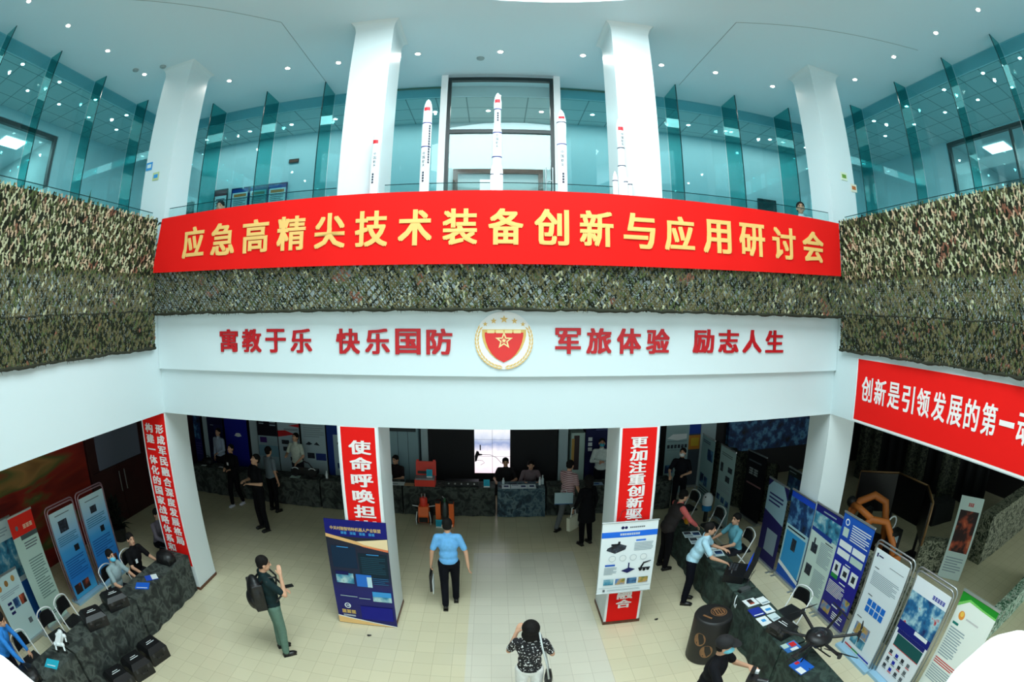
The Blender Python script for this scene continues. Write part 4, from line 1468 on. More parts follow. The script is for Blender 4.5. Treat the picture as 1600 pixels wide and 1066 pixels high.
# ---- stands in front of the two middle columns
t = thing('display_board', 'large dark blue display board leaning on the left middle column', 'display board', (-2.005, 6.33, 0), 0)
GOLD = ink(226, 190, 110)
o = printed(0.945, 1.885, grad_mat('print_navy_board', [(0.0, (14, 14, 96)), (0.35, (12, 12, 100)), (0.5, (8, 22, 56)), (0.85, (6, 12, 40)), (1, (12, 16, 96))]),
            [('r', 0, 0.86, 1, 1, ink(16, 20, 110)), ('t', '中关村融智特种机器人产业联盟', 0.5, 0.928, 0.82, 0.032, GOLD), ('b', 0.26, 0.881, 0.36, 0.903, 2, SKYB), ('b', 0.41, 0.881, 0.51, 0.903, 2, SKYB), ('b', 0.56, 0.881, 0.66, 0.903, 2, SKYB), ('b', 0.71, 0.881, 0.81, 0.903, 2, SKYB),
             ('p', [(0, 0.845), (0, 0.875), (0.5, 0.825), (1, 0.86), (1, 0.745), (0.55, 0.79)], ink(228, 178, 118)), ('p', [(0.5, 0.825), (1, 0.86), (1, 0.765), (0.62, 0.80)], ink(240, 214, 170)),
             ('p', [(0.55, 0.79), (1, 0.765), (1, 0.745), (0.6, 0.78)], ink(226, 120, 80)),
             ('r', 0.06, 0.57, 0.47, 0.77, ink(12, 40, 66)), ('r', 0.5, 0.5, 0.97, 0.72, ink(10, 36, 50)), ('l', 0.16, 0.755, 0.36, 0.77, 1, SKYB), ('l', 0.64, 0.705, 0.84, 0.72, 1, SKYB), ('l', 0.54, 0.53, 0.94, 0.69, 9, ink(24, 66, 84)),
             ('r', 0.08, 0.42, 0.38, 0.52, PH_SEA), ('r', 0.08, 0.50, 0.3, 0.535, NAVY), ('r', 0.42, 0.40, 0.68, 0.52, ink(40, 110, 200)), ('r', 0.60, 0.40, 0.68, 0.5, ink(190, 220, 230)), ('l', 0.7, 0.43, 0.96, 0.5, 4, ink(34, 90, 130)),
             ('r', 0.66, 0.26, 0.97, 0.36, PH_SEA), ('r', 0.66, 0.31, 0.97, 0.36, SKYB), ('l', 0.1, 0.28, 0.4, 0.3, 1, GRYL), ('l', 0.42, 0.27, 0.62, 0.29, 1, GRYL),
             ('c', 0.2, 0.19, 0.055, WHT), ('c', 0.2, 0.19, 0.038, ink(14, 14, 100)), ('r', 0.18, 0.186, 0.25, 0.196, WHT), ('b', 0.08, 0.108, 0.33, 0.145, 3, GOLD), ('l', 0.1, 0.075, 0.32, 0.095, 2, WHT), ('r', 0.42, 0.06, 0.96, 0.2, ink(20, 24, 130)),
             ('p', [(0, 0), (0, 0.075), (0.55, 0.03), (1, 0.0)], ink(236, 190, 124)), ('p', [(0, 0.07), (0, 0.08), (1, 0.008), (1, 0.0)], WHT)], 0.02).build('printed_panel', t)
o.location = (0, 0, 0.012)
o.rotation_euler = (-0.012, 0, 0)
MB().box(-0.46, 0.46, -0.005, 0.04, 0, 0.02, M_ALU).build('foot_rail', t)
t = thing('hanging_poster', 'white product poster hung on the red banner of the right middle column', 'poster', (1.885, 6.2, 0.76), 0)
RBT = [('r', 0.02, 0.965, 0.98, 1.0, WHT), ('c', 0.36, 0.925, 0.03, NAVY), ('c', 0.42, 0.925, 0.028, NAVY), ('b', 0.48, 0.917, 0.76, 0.934, 8, DGRY), ('r', 0, 0.80, 1, 0.875, ink(30, 110, 226)), ('b', 0.32, 0.824, 0.68, 0.852, 9, WHT),
       ('p', [(0.12, 0.66), (0.3, 0.72), (0.46, 0.68), (0.44, 0.63), (0.26, 0.58), (0.1, 0.63)], PH_BOT), ('r', 0.3, 0.70, 0.34, 0.745, BLK), ('r', 0.18, 0.69, 0.32, 0.715, BLK), ('r', 0.62, 0.735, 0.8, 0.755, ink(30, 110, 226)), ('l', 0.6, 0.6, 0.95, 0.72, 6, GRYL)]
for q in range(4):
    RBT += [('c', 0.22+0.19*q, 0.51, 0.062, GRYL), ('c', 0.22+0.19*q, 0.51, 0.056, WHT)]
RBT += [('r', 0.1, 0.405, 0.28, 0.43, ink(30, 90, 190)), ('l', 0.09, 0.28, 0.32, 0.39, 6, GRYL), ('p', [(0.4, 0.33), (0.54, 0.37), (0.66, 0.34), (0.52, 0.29)], ink(30, 34, 90)), ('r', 0.52, 0.35, 0.545, 0.44, ink(30, 34, 90)),
        ('c', 0.76, 0.325, 0.03, BLK), ('c', 0.83, 0.32, 0.03, BLK), ('c', 0.9, 0.325, 0.03, BLK), ('r', 0.72, 0.335, 0.94, 0.355, BLK), ('p', [(0.74, 0.35), (0.80, 0.43), (0.94, 0.45), (0.94, 0.44), (0.82, 0.41), (0.78, 0.35)], BLK)]
for q, m_ in enumerate((PH_SEA, PH_LAND, PH_DARK, PH_LAND)):
    RBT.append(('r', 0.1+0.215*q, 0.13, 0.28+0.215*q, 0.215, m_))
RBT += [('r', 0.02, 0.085, 0.98, 0.09, GRYL), ('r', 0.1, 0.03, 0.14, 0.065, DGRY), ('l', 0.18, 0.035, 0.8, 0.06, 2, GRYL)]
printed(0.82, 1.21, ink(232, 240, 242), RBT, 0.004).build('printed_panel', t)
MB().rod((-0.42, 0, 1.21), (0.42, 0, 1.21), 0.011, M_ALU).build('top_rod', t)
MB().rod((-0.42, 0, 0.0), (0.42, 0, 0.0), 0.011, M_ALU).build('bottom_rod', t)
MB().tube([(-0.2, 0.0, 1.21), (-0.1, 0.175, 1.3), (0, 0.176, 1.34), (0.1, 0.175, 1.3), (0.2, 0, 1.21)], 0.003, M_BLACK, n=5).build('hanging_cord', t)

# ---- tall banners along the back of the hall, behind the back tables
def back_banner(x0, x1, label, base, elems, h=2.05, y=12.3):
    rollup(label, (x0+x1)/2, y, 0, x1-x0, h, base, elems)


back_banner(-9.0, -8.72, 'narrow dark blue patterned banner against the back wall by the left corner column', ink(30, 34, 96), [('r', 0.05, 0.55, 0.95, 0.97, PH_DARK), ('l', 0.1, 0.3, 0.9, 0.5, 5, ink(70, 60, 120))])
back_banner(-8.44, -7.84, 'dark navy banner with faint print behind the person in the pale shirt', ink(16, 18, 60), [('l', 0.2, 0.78, 0.5, 0.8, 1, GRYL), ('r', 0.4, 0.4, 0.95, 0.8, ink(24, 30, 80)), ('l', 0.1, 0.2, 0.9, 0.36, 5, ink(40, 60, 120))])
back_banner(-7.78, -6.98, 'royal blue banner with a small white cap-shaped mark', ink(24, 34, 150), [('p', [(0.42, 0.66), (0.5, 0.70), (0.6, 0.705), (0.68, 0.70), (0.74, 0.66), (0.58, 0.645)], WHT)])
back_banner(-6.62, -5.98, 'dark topped banner with pale lower blocks on the back wall', ink(150, 176, 184), [('r', 0, 0.7, 1, 1, ink(24, 22, 34)), ('l', 0.1, 0.86, 0.35, 0.93, 2, GRYL), ('l', 0.65, 0.84, 0.95, 0.92, 2, GRYL), ('r', 0.1, 0.6, 0.45, 0.68, ink(70, 40, 110)), ('r', 0, 0.4, 1, 0.56, ink(120, 160, 176))])
back_banner(-5.95, -5.28, 'white banner with red swoosh shapes on the back wall', ink(176, 196, 204), [('p', [(0, 0.79), (0, 0.7), (0.35, 0.72), (0.8, 0.75), (0.35, 0.8)], REDI), ('p', [(0.5, 0.87), (1, 0.9), (1, 0.85)], REDI), ('l', 0.3, 0.8, 0.95, 0.83, 2, DGRY), ('r', 0.15, 0.6, 0.5, 0.66, PH_BOT), ('r', 0.2, 0.5, 0.4, 0.56, PH_BOT), ('r', 0.5, 0.36, 0.7, 0.42, PH_BOT)])
back_banner(-5.22, -4.5, 'pale banner with grey vehicles and a blue block on the back wall', ink(178, 200, 206), [('l', 0.1, 0.72, 0.95, 0.9, 6, GRYL), ('p', [(0.15, 0.62), (0.3, 0.66), (0.45, 0.63), (0.3, 0.61)], PH_BOT), ('p', [(0.5, 0.62), (0.62, 0.66), (0.75, 0.61)], PH_BOT), ('r', 0.55, 0.4, 0.97, 0.5, ink(40, 60, 130)), ('r', 0.2, 0.42, 0.5, 0.5, PH_BOT)])
back_banner(-4.46, -3.95, 'blue and white banner with a dark emblem beside the left middle column', ink(24, 60, 140), [('r', 0.35, 0.2, 1, 0.78, ink(170, 196, 204)), ('c', 0.65, 0.66, 0.08, BLK), ('r', 0.5, 0.3, 0.8, 0.38, PH_DARK)])
back_banner(2.32, 3.2, 'dark navy banner with white squares behind the person with folded arms', ink(22, 26, 74), [('l', 0.3, 0.88, 0.95, 0.94, 3, ink(90, 100, 150)), ('r', 0.08, 0.74, 0.2, 0.79, WHT), ('r', 0.08, 0.67, 0.2, 0.72, WHT), ('r', 0.08, 0.60, 0.2, 0.65, WHT), ('l', 0.3, 0.3, 0.9, 0.56, 6, ink(60, 70, 120))])
back_banner(4.22, 4.36, 'slim blue strip banner beside the red column banner on the back wall', ink(60, 110, 150), [('r', 0, 0.4, 1, 0.6, WHT)])
back_banner(4.38, 5.04, 'white banner with a car sketch and a row of dark squares', ink(150, 178, 180), [('p', [(0.05, 0.8), (0.3, 0.86), (0.9, 0.86), (0.9, 0.79), (0.5, 0.77)], WHT), ('l', 0.08, 0.75, 0.95, 0.765, 1, DGRY)]+[('r', 0.08+0.15*q, 0.66, 0.19+0.15*q, 0.71, PH_BOT) for q in range(6)]+[('l', 0.08, 0.63, 0.9, 0.64, 1, DGRY), ('r', 0.05, 0.3, 0.4, 0.42, PH_DARK)], 2.0, 11.9)
back_banner(5.2, 5.6, 'narrow poster of blue over orange on the back wall', ink(70, 80, 90), [('r', 0, 0.78, 1, 1, ink(30, 70, 170)), ('r', 0, 0.55, 1, 0.76, ink(216, 140, 50)), ('r', 0.3, 0.6, 0.9, 0.72, ink(230, 190, 60))], 2.0, 12.4)

# ---- back wall furniture: pale pillars, lockers, black stage panels, video wall
for i, (x0, x1) in enumerate(((-8.70, -8.5), (-6.95, -6.70), (-1.90, -1.72), (1.64, 1.88), (5.62, 6.1))):
    struct('column_back', MB().box(x0, x1, 12.42, 12.745, 0, Z_BEAM, mat('grey_hall_paint', (176, 196, 200), 0.6)))
c = MB().box(-2.75, -1.95, 12.25, 12.74, 0, 2.0, mat('locker_grey', (140, 172, 180), 0.45))
o = tag(c.build('locker_cabinet'), 'grey-blue locker cabinet against the back wall left of the black stage panel', 'cabinet')
for x in (-2.48, -2.215):
    MB().box(x-0.004, x+0.004, 12.243, 12.25, 0.05, 1.95, BLK).build('door_seam', o)
MB().box(-2.7, -2.0, 12.235, 12.25, 1.78, 1.98, mat('locker_top', (40, 56, 60), 0.5)).build('dark_header', o)
c = MB().box(1.95, 2.30, 12.3, 12.74, 0, 1.75, mat('cabinet_white', (180, 206, 196), 0.45))
o = tag(c.build('display_cabinet'), 'pale green cabinet with a dark recess at the back wall right of the stage', 'cabinet')
MB().box(2.02, 2.16, 12.29, 12.3, 0.75, 1.68, mat('recess_brown', (50, 28, 28), 0.5)).build('dark_recess', o)
MB().box(1.96, 2.03, 12.288, 12.3, 0.95, 1.6, ink(190, 150, 80)).build('notice_strip', o)
for s, (x0, x1) in (('left', (-1.7, -0.55)), ('right', (0.42, 1.6))):
    o = tag(MB().box(x0, x1, 12.42, 12.5, 0, Z_BEAM-0.02, mat('stage_black', (10, 10, 16), 0.7)).build('stage_panel'), 'tall black stage panel %s of the bright video wall' % s, 'panel')
t = thing('video_wall', 'bright video wall of tiled screens behind the back tables', 'screen', (-0.065, 12.44, 0))
MB().box(-0.49, 0.49, 0.005, 0.2, 0, 2.6, M_BLACK).build('cabinet', t)
scr = bpy.data.materials.new('screen_picture')
scr.use_nodes = True
nt = scr.node_tree
nt.nodes.clear()
out = nt.nodes.new('ShaderNodeOutputMaterial')
em = nt.nodes.new('ShaderNodeEmission')
em.inputs['Strength'].default_value = 1.15
tc = nt.nodes.new('ShaderNodeTexCoord')
sp = nt.nodes.new('ShaderNodeSeparateXYZ')
nz = nt.nodes.new('ShaderNodeTexNoise')
nz.inputs['Scale'].default_value = 5
ma = nt.nodes.new('ShaderNodeMath')
ma.operation = 'MULTIPLY_ADD'
ma.inputs[1].default_value = 0.22
rr = nt.nodes.new('ShaderNodeValToRGB')
while len(rr.color_ramp.elements) < 6:
    rr.color_ramp.elements.new(0.5)
for e, (p, cc) in zip(rr.color_ramp.elements, ((0.70, (250, 196, 216)), (0.80, (255, 240, 246)), (1.15/1.0 if False else 0.95, (250, 244, 250)), (0.97, (150, 166, 206)), (0.985, (214, 222, 236)), (1.0, (245, 246, 250)))):
    e.position, e.color = p, rgb(*cc)
mr = nt.nodes.new('ShaderNodeMapRange')
mr.inputs['From Min'].default_value = 0.5
mr.inputs['From Max'].default_value = 2.2
nt.links.new(tc.outputs['Object'], sp.inputs[0])
nt.links.new(tc.outputs['Object'], nz.inputs['Vector'])
nt.links.new(nz.outputs['Fac'], ma.inputs[0])
nt.links.new(sp.outputs['Z'], ma.inputs[2])
nt.links.new(ma.outputs[0], mr.inputs['Value'])
nt.links.new(mr.outputs['Result'], rr.inputs['Fac'])
nt.links.new(rr.outputs['Color'], em.inputs['Color'])
nt.links.new(em.outputs['Emission'], out.inputs['Surface'])
for p, e in zip((0.0, 0.25, 0.5, 0.62, 0.72, 0.85), rr.color_ramp.elements):
    e.position = p
for i in range(2):
    for j in range(4):
        x0, z0 = -0.455+i*0.459, 0.645+j*0.46
        MB().box(x0, x0+0.452, -0.004, 0.004, z0, z0+0.452, scr).build('screen_tile', t)
m = MB()
fr = lambda u, v, w: (u, -w, v)
m.prism([(-0.45, 1.12), (-0.40, 1.26), (-0.35, 1.24), (-0.33, 1.18), (-0.26, 1.17), (-0.26, 1.14), (-0.36, 1.12), (-0.40, 0.98), (-0.45, 0.95)], 0.005, 0.008, BLK, fr)
m.prism([(-0.32, 1.27), (-0.29, 1.27), (-0.29, 1.42), (-0.32, 1.42)], 0.005, 0.008, BLK, fr)
m.tube([(-0.26, -0.006, 1.155), (-0.05, -0.006, 1.15), (0.1, -0.006, 1.08), (0.24, -0.006, 0.92)], 0.006, BLK, n=5)
m.tube([(-0.42, -0.006, 1.0), (-0.25, -0.006, 0.99), (-0.2, -0.006, 0.93), (-0.3, -0.006, 0.87)], 0.005, BLK, n=5)
m.build('shown_robot_silhouette', t)
# ceiling edge trim glimpsed above the right-hand hall
# ---- left wall: mural, doors
struct('wall_left_mural', MB().box(-9.0, -8.96, -5, 7.25, 0, Z_BEAM, ramp_mat('print_red_dawn', [(0.28, (24, 10, 10)), (0.42, (120, 24, 18)), (0.5, (160, 40, 24)), (0.56, (98, 104, 52)), (0.63, (176, 128, 70)), (0.75, (56, 14, 14))], 0.9, 3, 0.5, 0.6, (1, 0.35, 1.5))))
d = MB()
d.box(-9.0, -8.93, 7.30, 7.38, 0, 2.6, M_MAROON).box(-9.0, -8.93, 9.55, 9.65, 0, 2.6, M_MAROON)
d.box(-9.0, -8.95, 7.70, 9.45, 1.42, 2.6, mat('grey_glazed_panel', (112, 118, 134), 0.3))
o = struct('door_5', d)
for y0, y1 in ((7.38, 8.46), (8.48, 9.55)):
    MB().box(-9.0, -8.955, y0, y1, 0, 1.40, M_MAROON).build('leaf', o)
for y in (8.36, 8.58):
    MB().rod((-8.9, y, 0.75), (-8.9, y, 1.25), 0.015, M_STEEL).build('handle', o)


# ---------------------------------------------------------------- tables under camouflage cloth
CAMO_G = ramp_mat('camo_grey_green', [(0.3, (18, 21, 20)), (0.46, (46, 52, 48)), (0.56, (78, 84, 78)), (0.7, (26, 32, 30))], 5.5, 3.5, 0.9, 0.8)
CAMO_B = ramp_mat('camo_blue_grey', [(0.3, (30, 40, 50)), (0.46, (60, 84, 96)), (0.56, (104, 126, 132)), (0.7, (36, 54, 64))], 7, 2.5, 0.9, 0.8)
CAMO_D = ramp_mat('camo_dark_green', [(0.3, (14, 22, 20)), (0.48, (34, 52, 46)), (0.58, (58, 76, 68)), (0.72, (18, 30, 28))], 5, 3, 0.85, 1.0)


def draped_table(x0, x1, y0, y1, m, label, group, seed, h=0.75):
    t = thing('draped_table', label, 'table', ((x0+x1)/2, (y0+y1)/2, 0), group=group)
    w, d = (x1-x0)/2, (y1-y0)/2
    r = 0.03
    ring = []
    n = 22
    for (ax, ay, bx, by) in ((-w, -d, w, -d), (w, -d, w, d), (w, d, -w, d), (-w, d, -w, -d)):
        L = math.hypot(bx-ax, by-ay)
        k = max(4, int(L/0.06))
        for i in range(k):
            ring.append((ax+(bx-ax)*i/k, ay+(by-ay)*i/k))
    N = len(ring)
    vs, fs = [], []
    levels = [(h, 0), (h-0.02, 0.25), (h-0.15, 0.5), (h*0.5, 0.8), (h*0.2, 1.0), (0.012, 1.1)]
    for z, a in levels:
        for i, (x, y) in enumerate(ring):
            nx, ny = (x/w if abs(abs(x)-w) < 1e-6 else 0), (y/d if abs(abs(y)-d) < 1e-6 else 0)
            q = -0.016+0.014*a*math.sin(i*0.9+seed)+0.012*a*noise.noise(Vector((i*0.35, seed, z)))
            vs.append((x+nx*q, y+ny*q, z))
    for j in range(len(levels)-1):
        for i in range(N):
            fs.append((j*N+i, (j+1)*N+i, (j+1)*N+(i+1) % N, j*N+(i+1) % N))
    fs.append(tuple(range(N)))
    MB().add(vs, fs, m, False).build('cloth', t)
    return t


yy = [0.9, 2.75, 4.55, 6.36]
ds = ['nearest the lower left corner of the hall', 'under the two black cases on its top', 'beside the left corner column']
for i in range(3):
    draped_table(-5.82, -5.31, yy[i], yy[i+1], CAMO_G, 'exhibition table under grey-green camouflage cloth, '+ds[i], 'camouflage tables on the left', i+1)
yy = [2.5, 4.1, 5.75, 7.35, 9.0]
ds = ['carrying the black drone', 'carrying the brochures behind the round drum', 'carrying the open equipment case', 'in front of the person in the black vest']
for i in range(4):
    draped_table(3.52, 3.97, yy[i], yy[i+1], CAMO_D, 'table under dark green camouflage cloth, '+ds[i], 'camouflage tables on the right', i+11)
for i, (x0, x1, m, d) in enumerate(((-8.35, -6.3, CAMO_G, 'the far left end of the back row'), (-6.28, -4.3, CAMO_G, 'carrying the black laptop gear left of the middle column'), (-4.28, -2.2, CAMO_G, 'behind the left middle column'),
                                    (-2.18, 0.02, CAMO_G, 'behind the orange robot gear'), (0.05, 1.18, CAMO_B, 'in bluer cloth under the row of leaflets'), (1.2, 2.7, CAMO_G, 'behind the person in the striped shirt'), (2.72, 4.35, CAMO_G, 'behind the right middle column'))):
    draped_table(x0, x1, 11.0+(0.0 if m is CAMO_G else -0.05), 11.5, m, 'back row table under camouflage cloth, '+d, 'camouflage tables of the back row', i+31)


# ---------------------------------------------------------------- things on and around the tables
def sheet(name, label, x, y, z, w, d, rz, base, elems, group=None, cat='leaflet', th=0.004):
    mb = MB().box(-w/2, w/2, -d/2, d/2, 0, th, base)
    for e in elems:
        x0, y0, x1, y1, m = e
        mb.quad((x0*w-w/2, y0*d-d/2, th+0.0006), (x1*w-w/2, y0*d-d/2, th+0.0006), (x1*w-w/2, y1*d-d/2, th+0.0006), (x0*w-w/2, y1*d-d/2, th+0.0006), m)
    o = mb.build(name)
    o.location, o.rotation_euler = (x, y, z), (0, 0, rz)
    return tag(o, label, cat, group)


ZT = 0.752
GL = 'leaflets on the right tables'
sheet('brochure', 'white leaflet with a dark photo, topmost of the brochures beside the equipment case', 3.66, 5.36, ZT, 0.21, 0.2, 0.1, WHT, [(0.3, 0.2, 0.7, 0.9, PH_FIRE)], GL)
sheet('brochure', 'white leaflet at the table edge beside the brochure with a dark photo', 3.86, 5.33, ZT, 0.15, 0.21, 0.12, WHT, [(0.1, 0.1, 0.9, 0.3, GRYL)], GL)
sheet('brochure', 'dark blue leaflet in the middle of the right table brochures', 3.62, 5.08, ZT, 0.2, 0.22, 0.05, ink(30, 50, 150), [(0.1, 0.1, 0.9, 0.2, WHT)], GL)
sheet('brochure', 'white leaflet with blue figures beside the dark blue leaflet', 3.82, 5.08, ZT, 0.16, 0.21, 0.05, WHT, [(0.2, 0.3, 0.8, 0.6, SKYB)], GL)
sheet('brochure', 'white leaflet with a round blue mark beside the black case on the right table', 3.62, 4.82, ZT, 0.17, 0.22, 0.08, WHT, [(0.3, 0.4, 0.7, 0.7, SKYB)], GL)
sheet('brochure', 'plain pale leaflet at the back edge beside the black case', 3.81, 4.84, ZT, 0.15, 0.2, 0.1, PALE, [(0.2, 0.2, 0.8, 0.4, GRYL)], GL)
sheet('catalogue', 'blue catalogue with a white corner on the table under the drone', 3.60, 3.62, ZT, 0.24, 0.26, 0.2, ink(30, 100, 200), [(0.0, 0.0, 0.4, 0.5, WHT), (0.3, 0.75, 0.6, 0.95, REDI)], None, 'catalogue', 0.02)
sheet('catalogue', 'catalogue with red and blue cover blocks beside the black case on the right table', 3.68, 4.08, ZT, 0.24, 0.2, 0.1, ink(60, 120, 190), [(0.5, 0.4, 0.9, 0.9, REDI), (0.0, 0.5, 0.4, 1.0, MINT), (0.3, 0.0, 0.8, 0.3, WHT)], None, 'catalogue', 0.012)
for k, (x, y, d) in enumerate(((3.66, 7.95, 'farthest of the printed sheets before the person in the black vest'), (3.68, 7.66, 'second of the printed sheets before the person in the black vest'), (3.72, 7.37, 'third of the printed sheets beside the light blue shirt'), (3.76, 7.08, 'nearest of the printed sheets beside the light blue shirt'))):
    sheet('newspaper', 'printed sheet with pictures, '+d, x, y, ZT, 0.34, 0.26, -0.12, PALE, [(0.05, 0.5, 0.45, 0.95, PH_BOT), (0.55, 0.3, 0.95, 0.8, PH_DARK), (0.05, 0.1, 0.5, 0.4, GRYL)], 'printed sheets on the right table', 'printed sheet')
GB = 'leaflets on the back table'
for k, (x, d) in enumerate(((0.26, 'at the end nearest the cyan sign'), (0.47, 'second from the cyan sign'), (0.66, 'third from the cyan sign'), (0.86, 'beside the small bottles'))):
    sheet('brochure', 'white leaflet on the bluer back table, '+d, x, 11.10, ZT, 0.195, 0.28, 0.0, ink(226, 238, 244), [(0.25, 0.35, 0.8, 0.75, ink(40, 60, 110))] if k != 1 else [(0.1, 0.7, 0.9, 0.9, GRYL)], GB)
sheet('brochure', 'white leaflet on the back table in front of the person with folded arms', 2.42, 11.15, ZT, 0.3, 0.22, 0, ink(150, 176, 200), [(0.3, 0.3, 0.7, 0.7, ink(60, 90, 150))])
sheet('brochure', 'bright paper sheet on the back table beside the left middle column', -2.35, 11.15, ZT, 0.4, 0.24, 0.05, WHT, [(0.1, 0.2, 0.6, 0.5, GRYL)])
sheet('brochure', 'tan paper sheet on the back table beside the red case', -2.02, 11.12, ZT, 0.24, 0.2, 0.0, ink(190, 150, 110), [])
sheet('brochure', 'white paper sheet lying at the far left end of the back tables', -7.95, 11.15, ZT, 0.16, 0.1, 0.2, WHT, [])
sheet('brochure', 'small white paper beside the dark figure with white sneakers', -7.35, 11.2, ZT, 0.18, 0.1, -0.1, WHT, [])
sheet('brochure', 'white paper sheet on the back table under the person in the white polo', -5.0, 11.12, ZT, 0.26, 0.18, 0.1, ink(180, 206, 196), [])
# standing cyan cards
CY = ink(40, 176, 200)


def card(x, y, z, w, h, rz, label):
    t = thing('sign_card', label, 'sign', (x, y, z), rz)
    o = MB().box(-w/2, w/2, -0.003, 0.003, 0, h, CY).box(-w/2, w/2, -0.0036, -0.003, 0, h*0.16, WHT)
    for k in range(3):
        o.box(-w*0.3, w*0.3, -0.004, -0.003, h*(0.35+0.17*k), h*(0.39+0.17*k), ink(20, 90, 150))
    o.build('card', t).rotation_euler = (-0.12, 0, 0)
    MB().box(-w*0.3, w*0.3, 0.0, 0.09, 0, 0.004, WHT).build('foot', t)


card(-0.19, 11.05, ZT, 0.14, 0.19, 0, 'cyan sign card standing on the back table below the video wall')
t = thing('sign_card', 'cyan sheet lying on the left table beside the white robot dog', 'sign', (-5.5, 2.28, ZT), 0.5)
MB().box(-0.12, 0.12, -0.1, 0.1, 0, 0.005, CY).box(-0.08, 0.08, -0.05, -0.03, 0.005, 0.006, WHT).build('card', t)


def bottle(x, y, label, m, h=0.2):
    o = MB().lathe([(0.03, 0), (0.032, 0.02), (0.032, h*0.6), (0.014, h*0.78), (0.013, h*0.9)], (0, 0, 0), m, n=12).build('bottle')
    MB().lathe([(0.016, h*0.88), (0.016, h)], (0, 0, 0), WHT, n=10).build('cap', o)
    o.location = (x, y, ZT)
    tag(o, label, 'bottle')


bottle(1.06, 11.2, 'white bottle at the end of the leaflets on the back table', WHT)
bottle(1.13, 11.25, 'taller pale bottle beside the white bottle on the back table', PALE, 0.23)
bottle(0.2, 11.3, 'small clear bottle by the seated person below the video wall', PALE, 0.15)
bottle(-4.15, 11.2, 'white bottle on the back table beside the left middle column', WHT, 0.2)


def black_case(x, y, z, rz, label, group, w=0.42, d=0.34, h=0.22):
    """black carrying case with a bevelled lid and two printed lines"""
    t = thing('carrying_case', label, 'case', (x, y, z), rz, group)
    c = MB()
    e = 0.05
    vs = [(-w/2, -d/2, 0), (w/2, -d/2, 0), (w/2, d/2, 0), (-w/2, d/2, 0), (-w/2, -d/2, h*0.72), (w/2, -d/2, h*0.72), (w/2, d/2, h*0.72), (-w/2, d/2, h*0.72),
          (-w/2+e, -d/2+e, h), (w/2-e, -d/2+e, h), (w/2-e, d/2-e, h), (-w/2+e, d/2-e, h)]
    c.add(vs, [(3, 2, 1, 0), (0, 1, 5, 4), (1, 2, 6, 5), (2, 3, 7, 6), (3, 0, 4, 7), (4, 5, 9, 8), (5, 6, 10, 9), (6, 7, 11, 10), (7, 4, 8, 11), (8, 9, 10, 11)], M_BLACK)
    c.build('body', t)
    MB().box(-0.09, 0.09, -0.03, -0.018, h, h+0.002, WHT).box(-0.06, 0.06, 0.012, 0.022, h, h+0.002, WHT).build('printed_lines', t)
    MB().tube([(-0.07, -d/2-0.002, h*0.4), (-0.06, -d/2-0.03, h*0.4), (0.06, -d/2-0.03, h*0.4), (0.07, -d/2-0.002, h*0.4)], 0.008, M_BLACK, n=6).build('handle', t)
    for s in (-1, 1):
        MB().box(s*0.13-0.02, s*0.13+0.02, -d/2-0.006, -d/2, h*0.5, h*0.72, mat('latch_grey', (70, 70, 74), 0.4, 0.5)).build('latch', t)
    return t


black_case(-5.55, 4.24, ZT, 1.2, 'black carrying case on the left table nearest the seated person in a mask', None)
black_case(-5.53, 3.6, ZT, 1.2, 'black carrying case on the left table before the empty folding chairs', None)
black_case(-4.98, 4.17, 0, 1.35, 'black carrying case on the floor, farthest of three before the left table', None, 0.42, 0.36, 0.3)
black_case(-5.0, 3.68, 0, 1.3, 'black carrying case on the floor, middle of three before the left table', None, 0.42, 0.36, 0.3)
black_case(-5.06, 3.2, 0, 1.3, 'black carrying case on the floor, nearest of three before the left table', None, 0.42, 0.36, 0.3)
black_case(3.72, 4.46, ZT, -1.3, 'black padded case on the right table before the folding chair', None, 0.34, 0.32, 0.16)
# white robot dog
t = thing('robot_dog', 'small white robot dog standing on the left table', 'robot', (-5.58, 2.72, ZT), 0.6)
c = MB().box(-0.05, 0.05, -0.13, 0.13, 0.12, 0.19, WHT).ball((0, 0.15, 0.17), (0.045, 0.05, 0.04), WHT).ball((0, -0.13, 0.16), (0.045, 0.03, 0.03), WHT)
c.build('body', t)
MB().ball((0, 0.19, 0.175), (0.03, 0.018, 0.02), M_BLACK).build('face', t)
for sx in (-1, 1):
    for sy in (-1, 1):
        MB().ball((sx*0.07, sy*0.11, 0.14), 0.035, WHT, 10, 7).rod((sx*0.075, sy*0.11, 0.13), (sx*0.08, sy*0.11-0.05, 0.07), 0.016, WHT).rod((sx*0.08, sy*0.11-0.05, 0.07), (sx*0.08, sy*0.11, 0.008), 0.012, M_BLACK).build('leg', t)
# black camera bag pile and gear
def soft_bag(name, label, x, y, z, sx, sy, sz, m, cat='bag', rz=0):
    t = thing(name, label, cat, (x, y, z), rz)
    c = MB().ball((0, 0, sz*0.46), (sx, sy, sz*0.5), m, 16, 10).ball((sx*0.25, 0.02, sz*0.5), (sx*0.6, sy*0.8, sz*0.48), m, 14, 9).box(-sx*0.8, sx*0.8, -sy*0.75, sy*0.75, 0.0, sz*0.4, m)
    soft(c.build('body', t), 0.012, 4)
    MB().tube([(-sx*0.5, 0, sz*0.85), (-sx*0.3, 0, sz*1.2), (sx*0.3, 0, sz*1.2), (sx*0.5, 0, sz*0.85)], 0.012, m, n=6).build('handle', t)
    return t


